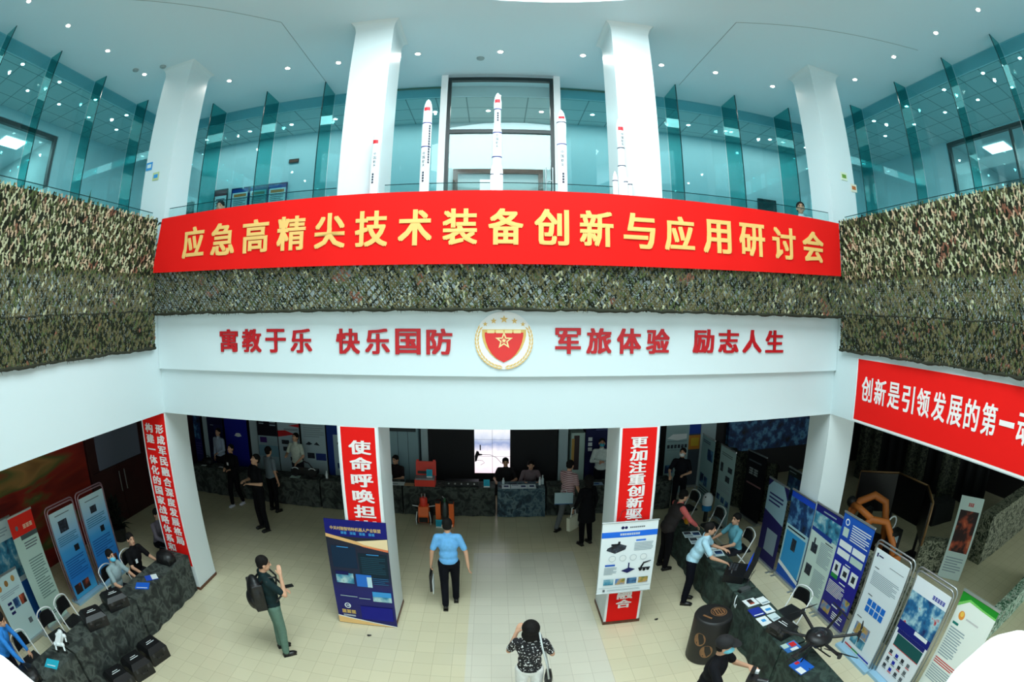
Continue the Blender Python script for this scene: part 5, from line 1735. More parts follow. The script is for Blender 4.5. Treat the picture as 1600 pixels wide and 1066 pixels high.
soft_bag('camera_bag', 'black soft bag on the left table against the corner column', -5.56, 5.92, ZT, 0.2, 0.16, 0.24, M_BLACK)
soft_bag('camera_bag', 'black bundle of gear at the near end of the left table', -5.55, 1.75, ZT, 0.22, 0.2, 0.2, M_BLACK)
sheet('folder', 'bright blue folder lying before the seated person in a mask', -5.48, 4.98, ZT, 0.26, 0.2, 0.5, ink(30, 100, 210), [(0.1, 0.1, 0.9, 0.2, WHT)], None, 'folder', 0.012)
sheet('folder', 'blue and white leaflet beside the blue folder on the left table', -5.5, 5.3, ZT, 0.24, 0.17, 0.9, ink(40, 80, 190), [(0.5, 0, 1, 1, WHT)], None, 'folder', 0.01)


# ---- folding chairs
def folding_chair(x, y, rz, label):
    t = thing('folding_chair', label, 'chair', (x, y, 0), rz, 'white framed folding chairs')
    fr_ = mat('white_tube', (226, 228, 226), 0.35)
    for s in (-1, 1):
        MB().tube([(s*0.20, 0.20, 0.012), (s*0.20, -0.02, 0.40), (s*0.195, -0.19, 0.76)], 0.012, fr_).build('leg', t)
        MB().tube([(s*0.18, -0.26, 0.012), (s*0.18, 0.14, 0.44)], 0.012, fr_).build('leg', t)
    arc = [(0.195*math.cos(a), -0.19-0.02*math.sin(a), 0.76+0.10*math.sin(a)) for a in [PI*i/12 for i in range(13)]]
    MB().tube(arc, 0.012, fr_).build('back_hoop', t)
    c = MB()
    n = 9
    vs = []
    for yy_ in (0, 0.025):
        for z in (0.60, 0.70, 0.82):
            for i in range(n):
                u = -1+2*i/(n-1)
                wz = 0.17 if z < 0.8 else 0.13
                vs.append((u*wz, -0.165-0.05*(z-0.6)-0.03*(1-u*u)+yy_, z))
    fs = []
    for b0 in (0, 3*n):
        for j in range(2):
            for i in range(n-1):
                fs.append((b0+j*n+i, b0+j*n+i+1, b0+(j+1)*n+i+1, b0+(j+1)*n+i))
    edge = [i for i in range(n)]+[n+n-1]+[2*n+i for i in range(n-1, -1, -1)]+[n]
    k = len(edge)
    fs += [(edge[i], edge[(i+1) % k], edge[(i+1) % k]+3*n, edge[i]+3*n) for i in range(k)]
    c.add(vs, fs, M_BLACK, False).build('backrest', t)
    MB().prism([(-0.18, -0.17), (0.18, -0.17), (0.19, 0.16), (0.15, 0.20), (-0.15, 0.20), (-0.19, 0.16)], 0.43, 0.46, M_BLACK).build('seat', t)
    return t


folding_chair(-6.32, 3.62, -PI/2+0.1, 'empty white framed folding chair behind the left table beside the black cases')
folding_chair(-6.3, 3.08, -PI/2-0.1, 'empty white framed folding chair between the red-topped banner and the left table')
folding_chair(-6.25, 2.25, -PI/2, 'empty white framed folding chair before the low white board')
folding_chair(-6.28, 4.98, -PI/2, 'white framed folding chair under the seated person in a grey shirt and mask')
folding_chair(-6.3, 5.7, -PI/2, 'white framed folding chair under the seated person in black')
folding_chair(4.42, 5.2, PI/2+0.25, 'empty folding chair behind the brochures on the right table')
folding_chair(4.6, 7.62, PI/2, 'folding chair under the seated person at the right table')
folding_chair(4.5, 8.82, PI/2+0.15, 'empty folding chair behind the printed sheets on the right table')
folding_chair(4.35, 9.92, PI/2+0.2, 'empty folding chair beside the pale teal banner in the right aisle')

# ---- open equipment case with a screen
t = thing('equipment_case', 'open black equipment case with a blue screen on the right table', 'case', (3.76, 6.2, ZT), -2.2)
MB().box(-0.24, 0.24, -0.17, 0.17, 0, 0.13, M_BLACK).build('base', t)
lid = MB().box(-0.24, 0.24, 0.0, 0.09, 0.0, 0.36, M_BLACK).build('lid', t)
lid.location, lid.rotation_euler = (0, 0.17, 0.13), (-0.25, 0, 0)
s_ = MB().box(-0.14, 0.14, -0.006, 0.0, 0.08, 0.28, emit_mat('case_screen', (40, 90, 230), 0.7)).build('screen', lid)
m = MB()
for i in range(3):
    for j in range(5):
        m.box(-0.19+j*0.05, -0.155+j*0.05, -0.12+i*0.05, -0.085+i*0.05, 0.13, 0.14, mat('key_grey', (60, 62, 66), 0.5))
m.build('keypad', t)
MB().rod((0.14, -0.05, 0.13), (0.14, -0.05, 0.2), 0.012, M_STEEL).ball((0.14, -0.05, 0.21), 0.02, M_BLACK).build('joystick', t)
t = thing('handset', 'grey metal handset with antenna whips on the right table', 'device', (3.72, 5.72, ZT), 0.2)
MB().box(-0.09, 0.09, -0.05, 0.05, 0, 0.05, M_STEEL).box(-0.12, 0.12, -0.03, 0.03, 0.0, 0.03, M_BLACK).build('body', t)
for k in range(3):
    MB().rod((0.06-k*0.04, 0.03, 0.04), (0.2+k*0.06, 0.12+k*0.03, 0.2), 0.004, M_BLACK, n=6).build('antenna', t)
tag(MB().tube([(3.54, 5.62, ZT+0.01), (3.5, 5.58, ZT-0.03), (3.49, 5.56, ZT-0.12), (3.50, 5.52, ZT-0.16), (3.49, 5.5, ZT-0.08)], 0.008, WHT, n=6).build('cable'), 'white cable hanging over the front edge of the right table', 'cable')

# ---- black drone
t = thing('hexacopter_drone', 'large black six-armed drone standing on the right table', 'drone', (3.82, 3.74, ZT), 0.2)
c = MB().lathe([(0.02, 0.42), (0.12, 0.415), (0.19, 0.38), (0.195, 0.33), (0.15, 0.28), (0.03, 0.26)], (0, 0, 0), M_BLACK, n=24)
c.build('body', t)
MB().lathe([(0.09, 0.418), (0.06, 0.44), (0.002, 0.445)], (0, 0, 0), mat('drone_gloss', (34, 36, 40), 0.15), n=20).build('dome', t)
MB().ball((0, -0.02, 0.22), 0.05, mat('lens_grey', (70, 74, 80), 0.2), 12, 8).rod((0, 0, 0.27), (0, 0, 0.23), 0.02, M_BLACK).build('camera_ball', t)
for k in range(6):
    a = k*PI/3+0.25
    d = Vector((math.cos(a), math.sin(a), 0))
    e = d*0.56+Vector((0, 0, 0.41))
    ar = MB().rod(d*0.13+Vector((0, 0, 0.34)), e, 0.021, M_BLACK).build('arm', t)
    MB().lathe([(0.028, -0.03), (0.03, 0.0), (0.026, 0.035)], tuple(e), mat('motor_grey', (60, 62, 66), 0.3, 0.7), n=14).build('motor', ar)
    b = a+1.0+k*0.7
    q = Vector((math.cos(b), math.sin(b), 0))
    qn = Vector((-q.y, q.x, 0))
    p = e+Vector((0, 0, 0.042))
    m = MB()
    for s in (-1, 1):
        vs = [p+q*s*0.01-qn*0.008, p+q*s*0.01+qn*0.008, p+q*s*0.08+qn*0.022+Vector((0, 0, 0.004)), p+q*s*0.25+qn*0.008, p+q*s*0.25-qn*0.005, p+q*s*0.07-qn*0.014-Vector((0, 0, 0.002))]
        vs2 = [v+Vector((0, 0, 0.003)) for v in vs]
        m.add(vs+vs2, [(5, 4, 3, 2, 1, 0), (6, 7, 8, 9, 10, 11)]+[(i, (i+1) % 6, 6+(i+1) % 6, 6+i) for i in range(6)], M_BLACK)
    m.build('propeller', ar)
for s in (-1, 1):
    MB().tube([(s*0.06, 0, 0.29), (s*0.2, 0, 0.012)], 0.010, M_BLACK).tube([(s*0.2, -0.2, 0.02), (s*0.2, -0.17, 0.010), (s*0.2, 0.17, 0.010), (s*0.2, 0.2, 0.02)], 0.010, M_BLACK).build('landing_gear', t)

# ---- black drum with round bronze emblems
t = thing('round_drum_case', 'black round drum case with bronze disc emblems before the right table', 'drum case', (2.98, 5.22, 0), 0)
BRZ = mat('bronze_print', (132, 92, 58), 0.45, noise_amt=0.2, noise_scale=30)
MB().lathe([(0.27, 0), (0.285, 0.03), (0.285, 0.76), (0.27, 0.795), (0.25, 0.80)], (0, 0, 0), mat('drum_black', (22, 20, 20), 0.5), n=36).build('body', t)
m = MB()
for (r0, r1) in ((0.11, 0.122), (0.0, 0.095)):
    n = 28
    vs = [(0.08+r*math.cos(2*PI*i/n), 0.02+r*math.sin(2*PI*i/n), 0.8015) for r in (max(r0, 0.001), r1) for i in range(n)]
    m.add(vs, [(i, n+i, n+(i+1) % n, (i+1) % n) for i in range(n)], BRZ)
for k in range(4):
    m.box(0.0+k*0.04, 0.02+k*0.04, -0.04, 0.08, 0.8016, 0.803, M_BLACK)
m.build('top_emblem', t)
m = MB().obox((-0.13, -0.06, 0.806), (0.03, 0.15, 0.008), (0, 0, 0.6), BRZ)
m.build('brand_strip', t)
for a in (-2.5, -2.0):
    m = MB()
    n = 20
    vs = []
    for i in range(n):
        u, v = 0.095*math.cos(2*PI*i/n), 0.12*math.sin(2*PI*i/n)
        aa = a+u/0.285
        vs.append((0.2875*math.cos(aa), 0.2875*math.sin(aa), 0.48+v-(0.2 if a > -2.2 else 0)))
    m.add(vs, [tuple(range(n))], BRZ).build('side_emblem', t)

# ---- orange rescue gear before the back tables
ORM = mat('rescue_orange', (255, 112, 44), 0.45)
RDM = mat('case_red', (240, 62, 44), 0.45)
t = thing('tool_case', 'open red tool case with a grey tray on the back table', 'case', (-1.64, 11.16, ZT), 0)
MB().box(-0.24, 0.24, -0.15, 0.13, 0.0, 0.16, RDM).build('base', t)
MB().box(-0.225, 0.225, -0.135, 0.115, 0.16, 0.20, mat('tray_grey', (140, 142, 146), 0.5)).build('tray', t)
l = MB().box(-0.24, 0.24, 0.0, 0.09, 0.0, 0.36, RDM).box(-0.2, 0.02, -0.012, 0.0, 0.06, 0.13, M_BLACK)
l = l.build('lid', t)
l.location, l.rotation_euler = (0, 0.13, 0.17), (-0.15, 0, 0)
for s in (-1, 1):
    MB().box(s*0.2-0.03, s*0.2+0.03, 0.02, 0.07, 0.36, 0.40, RDM).build('lug', l)
card(-1.53, 11.1, ZT+0.202, 0.14, 0.2, 0, 'cyan sign card standing in the open red tool case')
t = thing('rescue_robot', 'orange and black tracked rescue robot with white trim on the hall floor', 'robot', (-1.62, 10.55, 0), 0.05)
for s in (-1, 1):
    c = MB()
    n = 20
    out = [(0.22*math.cos(2*PI*i/n)*0.9, 0.14+0.12*math.sin(2*PI*i/n)) for i in range(n)]
    c.prism(out, s*0.12, s*0.19, M_BLACK, lambda u, v, w: (w, u, v)).build('track', t)
    MB().tube([(s*0.16, -0.22, 0.06), (s*0.165, -0.24, 0.2), (s*0.14, -0.2, 0.38)], 0.012, WHT, n=6).build('trim_strip', t)
c = MB().prism([(-0.2, 0.1), (0.16, 0.1), (0.2, 0.24), (0.1, 0.46), (-0.12, 0.46), (-0.22, 0.28)], -0.115, 0.115, ORM, lambda u, v, w: (w, u, v))
c.build('body', t)
MB().box(-0.1, 0.1, -0.235, -0.2, 0.12, 0.24, M_BLACK).build('bumper', t)
MB().lathe([(0.085, 0.46), (0.09, 0.5), (0.09, 0.62), (0.07, 0.66)], (0, 0.0, 0), RDM, n=18).build('turret', t)
for s in (-1, 1):
    MB().rod((s*0.035, 0, 0.66), (s*0.035, 0, 0.75), 0.018, M_STEEL).build('nozzle', t)
for s in (-1, 1):
    MB().rod((s*0.1, 0.02, 0.42), (s*0.26, -0.02, 0.46), 0.012, WHT).build('side_arm', t)
t = thing('cylinder_rack', 'orange upright rack holding a grey gas cylinder on the hall floor', 'rack', (-1.13, 10.5, 0), 0)
MB().box(-0.2, 0.2, -0.13, 0.13, 0, 0.08, ORM).build('base', t)
for s in (-1, 1):
    MB().box(s*0.15-0.055, s*0.15+0.055, -0.08, 0.08, 0.08, 0.56, ORM).build('side_plate', t)
    MB().box(s*0.15-0.045, s*0.15+0.045, -0.06, 0.06, 0.56, 0.62, M_BLACK).build('pad', t)
MB().lathe([(0.06, 0.08), (0.07, 0.1), (0.07, 0.44), (0.06, 0.52), (0.03, 0.58)], (0, 0, 0), mat('cylinder_grey', (74, 84, 84), 0.35, 0.4), n=18).build('gas_cylinder', t)
MB().lathe([(0.03, 0.58), (0.035, 0.62), (0.02, 0.68)], (0, 0, 0), mat('valve_green', (40, 90, 60), 0.4), n=12).rod((0, 0, 0.66), (-0.05, 0, 0.72), 0.012, M_STEEL).build('valve', t)
card(-1.25, 10.31, 0.0, 0.16, 0.2, 0, 'cyan sign card on the floor against the orange cylinder rack')
t = thing('equipment_row', 'dark control unit with small lit knobs on the back table', 'device', (-0.78, 11.2, ZT), 0)
MB().box(-0.4, 0.4, -0.1, 0.1, 0, 0.12, M_BLACK).build('body', t)
for k in range(5):
    MB().rod((-0.3+k*0.15, -0.1, 0.07), (-0.3+k*0.15, -0.125, 0.07), 0.02, M_STEEL, n=10).build('knob', t)
# laptops and gear on the back-left table
t = thing('motor_scooter_model', 'dark model vehicle with white fenders on the back table before the white polo', 'model', (-4.75, 11.22, ZT), 0)
MB().box(-0.36, 0.36, -0.1, 0.1, 0.1, 0.2, M_BLACK).build('body', t)
for x in (-0.25, 0.22):
    MB().lathe([(0.1, -0.03), (0.11, 0), (0.1, 0.03)], (x, -0.06, 0.115), M_BLACK, n=18, axis='Y').build('wheel', t)
    MB().tube([(x+0.125*math.cos(a), -0.06, 0.115+0.125*math.sin(a)) for a in [0.4+i*0.25 for i in range(9)]], 0.012, WHT, n=6).build('fender', t)
MB().tube([(0.25, 0, 0.2), (0.12, 0, 0.36), (-0.02, 0, 0.4)], 0.015, M_BLACK).build('handlebar', t)
soft_bag('camera_bag', 'dark bundle at the end of the back tables before the navy banner', -7.9, 11.3, ZT, 0.2, 0.12, 0.2, M_BLACK)
# white capsule device
t = thing('capsule_device', 'white capsule-shaped device with a blue foot in the right aisle', 'device', (4.9, 10.02, 0.0), 0)
MB().lathe([(0.05, 0.0), (0.05, 0.3)], (0, 0, 0), M_BLACK, n=16).build('stand', t)
MB().lathe([(0.11, 0.3), (0.12, 0.36), (0.115, 0.44)], (0, 0, 0), ink(40, 130, 190), n=22).build('foot_ring', t)
MB().lathe([(0.12, 0.44), (0.135, 0.55), (0.125, 0.64), (0.09, 0.70), (0.04, 0.735), (0.002, 0.74)], (0, 0, 0), WHT, n=24).build('shell', t)
MB().ball((-0.09, -0.06, 0.66), 0.02, M_BLACK, 8, 6).build('lens', t)

# ---- dark potted plant by the maroon doors
t = thing('potted_plant', 'dark leafy potted plant standing by the maroon doors', 'plant', (-8.3, 7.3, 0), 0)
MB().lathe([(0.16, 0), (0.2, 0.3), (0.21, 0.32), (0.18, 0.32)], (0, 0, 0), mat('pot_black', (22, 22, 24), 0.5), n=20).build('pot', t)
m = MB()
rnd = random.Random(5)
lm = mat('plant_dark_green', (18, 30, 20), 0.6)
for k in range(170):
    a, el, L = rnd.uniform(0, 2*PI), rnd.uniform(0.1, 1.4), rnd.uniform(0.2, 0.42)
    b = Vector((rnd.uniform(-.1, .1), rnd.uniform(-.1, .1), rnd.uniform(0.32, 0.85)))
    d = Vector((math.cos(a)*math.cos(el), math.sin(a)*math.cos(el), math.sin(el)))
    s = d.cross(Vector((0, 0, 1))).normalized()*0.035
    m.add([b, b+d*L*0.5+s, b+d*L-Vector((0, 0, 0.08)), b+d*L*0.5-s], [(0, 1, 2, 3)], lm)
m.build('foliage', t)

# ---------------------------------------------------------------- right-hand hall: simulator, camouflage barriers, dark curtains
t = thing('motion_simulator', 'orange motion simulator seat rig in the right hall', 'simulator', (7.35, 6.5, 0), 0)
SOR = mat('simulator_orange', (196, 110, 44), 0.5)
MB().box(-0.45, 0.5, -0.75, 0.75, 0.06, 0.16, mat('rig_dark', (48, 34, 28), 0.6)).box(-0.5, 0.55, -0.8, -0.7, 0, 0.06, M_BLACK).box(-0.5, 0.55, 0.7, 0.8, 0, 0.06, M_BLACK).build('platform', t)
MB().tube([(-0.35, 0.65, 0.16), (-0.35, 0.62, 0.9), (-0.25, 0.45, 1.3), (0.05, 0.3, 1.42), (0.25, 0.1, 1.3), (0.3, 0.0, 0.9), (0.35, -0.1, 0.16)], 0.085, SOR, n=10).build('roll_bar', t)
MB().tube([(-0.4, 0.2, 0.16), (-0.42, 0.15, 0.8), (-0.3, -0.1, 1.1), (0.0, -0.3, 1.05), (0.2, -0.5, 0.6), (0.25, -0.6, 0.16)], 0.08, SOR, n=10).build('roll_bar', t)
MB().tube([(-0.35, 0.62, 0.9), (-0.42, 0.15, 0.8)], 0.07, SOR, n=10).build('side_tube', t)
MB().tube([(-0.35, 0.62, 1.2), (-0.42, 0.3, 1.25), (-0.3, -0.1, 1.1)], 0.07, SOR, n=10).build('side_tube', t)
MB().box(-0.48, -0.42, -0.45, 0.5, 0.16, 0.42, SOR).box(-0.42, 0.4, -0.72, -0.66, 0.16, 0.4, SOR).build('side_plate', t)
MB().ball((-0.35, 0.62, 1.25), 0.12, M_BLACK, 14, 9).rod((-0.35, 0.62, 0.9), (-0.35, 0.62, 1.2), 0.05, SOR).build('actuator', t)
c = MB().obox((0.0, 0.15, 0.55), (0.45, 0.5, 0.14), (0, 0, 0.2), M_BLACK).obox((-0.1, 0.40, 0.85), (0.45, 0.14, 0.6), (0.25, 0, 0.2), M_BLACK).box(-0.15, 0.15, 0.0, 0.3, 0.16, 0.5, M_BLACK)
soft(c.build('seat', t), 0.02, 4)
MB().tube([(0.25+0.15*math.cos(a), -0.25, 0.95+0.15*math.sin(a)) for a in [2*PI*i/18 for i in range(18)]], 0.018, WHT, n=8, closed=True).build('steering_wheel', t)
MB().box(0.1, 0.45, -0.5, -0.3, 0.3, 0.85, M_BLACK).build('console', t)
MB().box(0.15, 0.32, -0.515, -0.5, 0.6, 0.75, GRYL).build('console_plate', t)
t = thing('wraparound_screen', 'dark three-panel wraparound screen with brown edges behind the simulator', 'screen', (0, 0, 0), 0)
cor = [(7.75, 7.77), (8.55, 7.16), (8.53, 6.12), (7.86, 5.38)]
DKS = mat('screen_black', (12, 11, 14), 0.3)
EDG = mat('screen_brown_edge', (124, 92, 54), 0.5)
for (ax, ay), (bx, by) in zip(cor, cor[1:]):
    d = Vector((bx-ax, by-ay, 0)).normalized()
    n_ = Vector((d.y, -d.x, 0))*-0.05
    A, B = Vector((ax, ay, 0)), Vector((bx, by, 0))
    q = []
    for z in (0.72, 1.6):
        for p in (A, B, B-n_, A-n_):
            q.append(p+Vector((0, 0, z)))
    MB().add(q, [(3, 2, 1, 0), (4, 5, 6, 7), (0, 1, 5, 4), (1, 2, 6, 5), (2, 3, 7, 6), (3, 0, 4, 7)], DKS).build('panel', t)
    e = MB()
    e.tube([A+Vector((0, 0, 1.615)), B+Vector((0, 0, 1.615))], 0.022, EDG, n=6)
    e.build('top_edge', t)
MB().tube([Vector((7.86, 5.38, 0.72)), Vector((7.86, 5.38, 1.6))], 0.03, EDG, n=6).build('side_edge', t)
MB().tube([Vector((7.75, 7.77, 0.72)), Vector((7.75, 7.77, 1.6))], 0.02, EDG, n=6).build('side_edge', t)
for (x, y) in ((8.62, 7.2), (8.6, 6.1)):
    MB().rod((x, y, 0), (x, y, 0.9), 0.04, M_BLACK).box(x-0.2, x+0.2, y-0.2, y+0.2, 0, 0.03, M_BLACK).build('stand', t)

CAMO_W = ramp_mat('camo_print_barrier', [(0.3, (16, 18, 14)), (0.45, (70, 76, 58)), (0.55, (150, 150, 128)), (0.66, (46, 54, 36)), (0.8, (24, 26, 20))], 9, 4, 0.9, 1.5)
CAMO_L = ramp_mat('camo_print_bright_barrier', [(0.3, (20, 40, 30)), (0.45, (60, 110, 76)), (0.55, (196, 214, 196)), (0.66, (90, 70, 50)), (0.8, (26, 50, 36))], 9, 4, 0.9, 1.5)


def barrier(a, b, h, th, m, label):
    A, B = Vector((a[0], a[1], 0)), Vector((b[0], b[1], 0))
    d = (B-A).normalized()
    n_ = Vector((-d.y, d.x, 0))*th/2
    rnd = random.Random(int(a[0]*100))
    mb = MB()
    k = max(3, int((B-A).length/0.25))
    vs = []
    for i in range(k+1):
        p = A+(B-A)*i/k
        hh = h+0.03*noise.noise(Vector((i*0.7, a[0], 3)))
        for s, z in ((1, 0), (1.0, hh*0.6), (0.9, hh), (-0.9, hh), (-1.0, hh*0.6), (-1, 0)):
            vs.append(p+n_*s*(1+0.1*noise.noise(Vector((i*0.9, z*3, s))))+Vector((0, 0, z)))
    fs = [(i*6+j, i*6+j+1, (i+1)*6+j+1, (i+1)*6+j) for i in range(k) for j in range(5)]
    fs += [tuple(range(5, -1, -1)), tuple(k*6+j for j in range(6))]
    o = mb.add(vs, fs, m).build('camouflage_barrier')
    fix_normals(o)
    return tag(o, label, 'barrier')


barrier((8.15, 5.62), (9.15, 4.75), 0.7, 0.25, CAMO_W, 'low camouflage barrier behind the tilted white poster board')
barrier((9.75, 4.75), (13.6, 4.85), 1.1, 0.4, CAMO_W, 'long camouflage barrier crossing the right hall floor')
barrier((7.3, 2.66), (10.5, 2.75), 0.45, 0.3, CAMO_L, 'bright green camouflage barrier at the right edge of the hall')
t = thing('poster_board', 'tilted white poster board with a night launch picture by the camouflage barrier', 'display board', (8.58, 4.72, 0), RZ_R+0.45)
o = printed(0.6, 1.72, ink(206, 224, 220), [('r', 0.1, 0.34, 0.92, 0.84, PH_FIRE), ('b', 0.38, 0.89, 0.62, 0.93, 3, REDI), ('l', 0.1, 0.08, 0.9, 0.28, 6, GRYL)], 0.015).build('printed_panel', t)
o.location = (0, 0, 0.01)
o.rotation_euler = (-0.03, 0, 0)
MB().rod((0.2, 0.06, 1.0), (0.2, 0.3, 0.0), 0.012, M_ALU).build('prop_leg', t)

CURT = ramp_mat('camo_net_curtain', [(0.3, (10, 12, 10)), (0.47, (38, 42, 34)), (0.56, (84, 88, 70)), (0.64, (28, 32, 24)), (0.8, (12, 14, 12))], 14, 5, 0.95, 1.0)


def curtain(a, b, z0, z1, m, label, seed):
    A, B = Vector((a[0], a[1], 0)), Vector((b[0], b[1], 0))
    d = (B-A)
    n_ = Vector((-d.y, d.x, 0)).normalized()
    k = max(8, int(d.length/0.07))
    vs = []
    for off in (0.0, 0.03):
        for j in range(7):
            for i in range(k+1):
                q = 0.05*math.sin(i*1.1+seed)+0.03*noise.noise(Vector((i*0.3, j*0.8, seed)))
                vs.append(A+d*i/k+n_*(q+off)+Vector((0, 0, z0+(z1-z0)*j/6)))
    w_ = k+1
    fs = []
    for b0 in (0, 7*w_):
        fs += [(b0+j*w_+i, b0+j*w_+i+1, b0+(j+1)*w_+i+1, b0+(j+1)*w_+i) for j in range(6) for i in range(k)]
    o = MB().add(vs, fs, m, True).build('net_curtain')
    return tag(o, label, 'curtain')


curtain((10.9, 11.3), (11.2, 10.5), 0.0, 3.29, CURT, 'camouflage net strip hanging in the dark right hall beside the corner column', 1)
curtain((11.5, 9.5), (11.75, 8.75), 0.0, 3.29, CURT, 'camouflage net strip hanging behind the wraparound screen', 2)
curtain((11.3, 7.75), (11.6, 7.2), 0.0, 3.29, CURT, 'camouflage net strip hanging right of the wraparound screen', 3)
curtain((11.6, 11.4), (12.8, 6.6), 0.0, 3.29, mat('curtain_black', (16, 17, 18), 0.9), 'long black curtain closing the right hall behind the net strips', 4)
curtain((5.75, 11.9), (6.3, 9.2), 0.02, 1.5, CURT, 'camouflage net draped behind the pale teal banners of the right aisle', 5)
barrier((5.95, 3.4), (5.95, 6.2), 1.15, 0.2, CAMO_W, 'camouflage screen behind the framed banners and the deep blue banner')
barrier((5.95, 7.25), (5.9, 8.0), 1.15, 0.2, CAMO_W, 'camouflage screen behind the navy banner with the pale arched top')
barrier((10.35, 7.15), (11.2, 7.0), 0.55, 0.5, mat('bench_dark', (30, 32, 32), 0.8), 'dark low bench right of the wraparound screen')
o = tag(MB().box(6.6, 9.6, 12.55, 12.74, 0.9, 2.2, PH_DARK).build('wall_mural'), 'dim blue printed mural high on the back wall of the right hall', 'mural')
# ---------------------------------------------------------------- rocket models on the balcony ledge
RW = mat('rocket_white', (236, 242, 244), 0.3)
RB = mat('rocket_blue_ring', (40, 40, 120), 0.4)
RG = mat('rocket_grey_print', (70, 76, 96), 0.6)
FLAG = mat('flag_red', (222, 24, 40), 0.5)


def rocket(x, label, prof, flag_z, rings, texts, flag_h=0.055, boosters=(), y=6.29, z0=5.203):
    """prof: (radius, world z) from the tail to the nose"""
    t = thing('rocket_model', label, 'rocket model', (x, y, z0), 0, 'rocket models on the balcony')
    pr = [(r, z-z0) for r, z in prof]
    MB().lathe(pr, (0, 0, 0), RW, n=24).build('body', t)
    rr = lambda z: next((a[0]+(b[0]-a[0])*(z-a[1])/max(1e-6, b[1]-a[1]) for a, b in zip(prof, prof[1:]) if a[1] <= z <= b[1]), prof[0][0])
    for z, m in rings:
        r = rr(z)+0.0015
        MB().lathe([(r, z-z0-0.008), (r, z-z0+0.008)], (0, 0, 0), m, n=24).build('stage_ring', t)
    r = rr(flag_z)+0.002
    vs = []
    for zz in (flag_z-flag_h/2, flag_z+flag_h/2):
        for i in range(6):
            a = -PI/2-0.75+i*0.28
            vs.append((r*math.cos(a), r*math.sin(a), zz-z0))
    MB().add(vs, [(i, i+1, 7+i, 6+i) for i in range(5)], FLAG).build('flag', t)
    for s, zt, ch, a0 in texts:
        m = MB()
        for i, c in enumerate(s):
            zc = zt-i*ch*1.25
            r = rr(zc)+0.002
            vs, fs = fit_text(c, ch*0.85, ch, 0.01, 0.0004)
            m.add([(r*math.sin(a0+v.x/r), -r*math.cos(a0+v.x/r), zc-z0+v.z) for v in vs], fs, RG)
        m.build('tick_marks' if '|' in s else 'lettering', t)
    for bx, by, br, zt in boosters:
        h = zt-z0
        b = MB().lathe([(br*0.7, 0), (br, 0.06), (br, h-0.14), (br*0.9, h-0.09), (br*0.45, h-0.03), (0.002, h)], (bx, by, 0), RW, n=18).build('booster', t)
        MB().lathe([(br+0.001, h-0.15), (br+0.001, h-0.135)], (bx, by, 0), RG, n=18).build('booster_ring', b)
    n_ = MB().lathe([(prof[0][0]*0.9, 0.0), (prof[0][0]*1.0, 0.02)], (0, 0, 0), M_STEEL, n=20)
    n_.build('tail_ring', t)
    return t


rocket(-1.605, 'white rocket model standing before the left inner column, shortest of the five', [(0.062, 5.203), (0.062, 6.95), (0.056, 7.05), (0.054, 7.14), (0.042, 7.21), (0.02, 7.255), (0.002, 7.27)], 7.11, [(6.97, RW)],
       [('中国航天', 6.93, 0.045, 0.1), ('||||', 6.64, 0.03, -0.1)])
rocket(-0.925, 'white rocket model with two blue rings, second from the left column', [(0.066, 5.203), (0.064, 6.99), (0.064, 7.33), (0.062, 7.36), (0.06, 7.56), (0.05, 7.64), (0.03, 7.70), (0.002, 7.73)], 7.56, [(7.0, RB), (7.35, RB)],
       [('中国航天', 6.9, 0.045, -0.2), ('||||', 6.63, 0.03, -0.2), ('|||||||||||||||', 7.3, 0.03, 0.75)])
rocket(0.01, 'white rocket model with a narrow upper stage, tallest of the five on the balcony', [(0.066, 5.203), (0.066, 6.8), (0.064, 7.17), (0.062, 7.2), (0.046, 7.30), (0.044, 7.54), (0.053, 7.57), (0.053, 7.66), (0.042, 7.735), (0.022, 7.79), (0.002, 7.815)], 7.665, [(6.84, RB), (7.19, RB), (7.55, RB)],
       [('中国航天', 7.14, 0.042, 0.0), ('||||', 7.48, 0.028, 0.1)], boosters=((-0.055, -0.03, 0.028, 6.74), (0.055, -0.03, 0.028, 6.74), (0.0, 0.07, 0.028, 6.74)))
rocket(0.86, 'white rocket model with a bulging nose, right of the glass door', [(0.066, 5.203), (0.066, 7.03), (0.062, 7.06), (0.06, 7.18), (0.064, 7.24), (0.064, 7.40), (0.05, 7.48), (0.026, 7.55), (0.002, 7.58)], 7.43, [(7.045, RB), (7.37, RG)],
       [('中国航天', 6.93, 0.05, -0.05), ('||||', 6.62, 0.03, 0.05)])
rocket(1.665, 'white rocket model with side boosters before the right inner column', [(0.056, 5.203), (0.056, 6.78), (0.05, 6.82), (0.05, 7.06), (0.052, 7.1), (0.054, 7.36), (0.045, 7.43), (0.026, 7.49), (0.002, 7.52)], 7.335, [(6.79, RG), (7.05, RG)],
       [('中国航天', 7.25, 0.04, 0.2)], boosters=((-0.1, 0.0, 0.036, 6.72), (0.1, 0.0, 0.036, 6.68), (0.03, -0.05, 0.03, 6.70)))
tag(MB().box(-0.22, 0.09, 6.75, 7.05, Z_UP, 6.66, M_WHITE).build('plinth'), 'white plinth behind the middle rocket model', 'plinth')


# ---------------------------------------------------------------- upper floor odds and ends
def wall_board(x0, x1, z0, z1, y, label, elems, frame, group=None):
    t = thing('notice_board', label, 'notice board', ((x0+x1)/2, y, z0), 0, group)
    printed(x1-x0, z1-z0, PALE, elems, 0.02).build('printed_panel', t)
    w, h = (x1-x0)/2, z1-z0
    MB().box(-w-0.03, -w, -0.02, 0.01, -0.03, h+0.03, frame).box(w, w+0.03, -0.02, 0.01, -0.03, h+0.03, frame).box(-w, w, -0.02, 0.01, h, h+0.03, frame).box(-w, w, -0.02, 0.01, -0.03, 0, frame).build('frame', t)


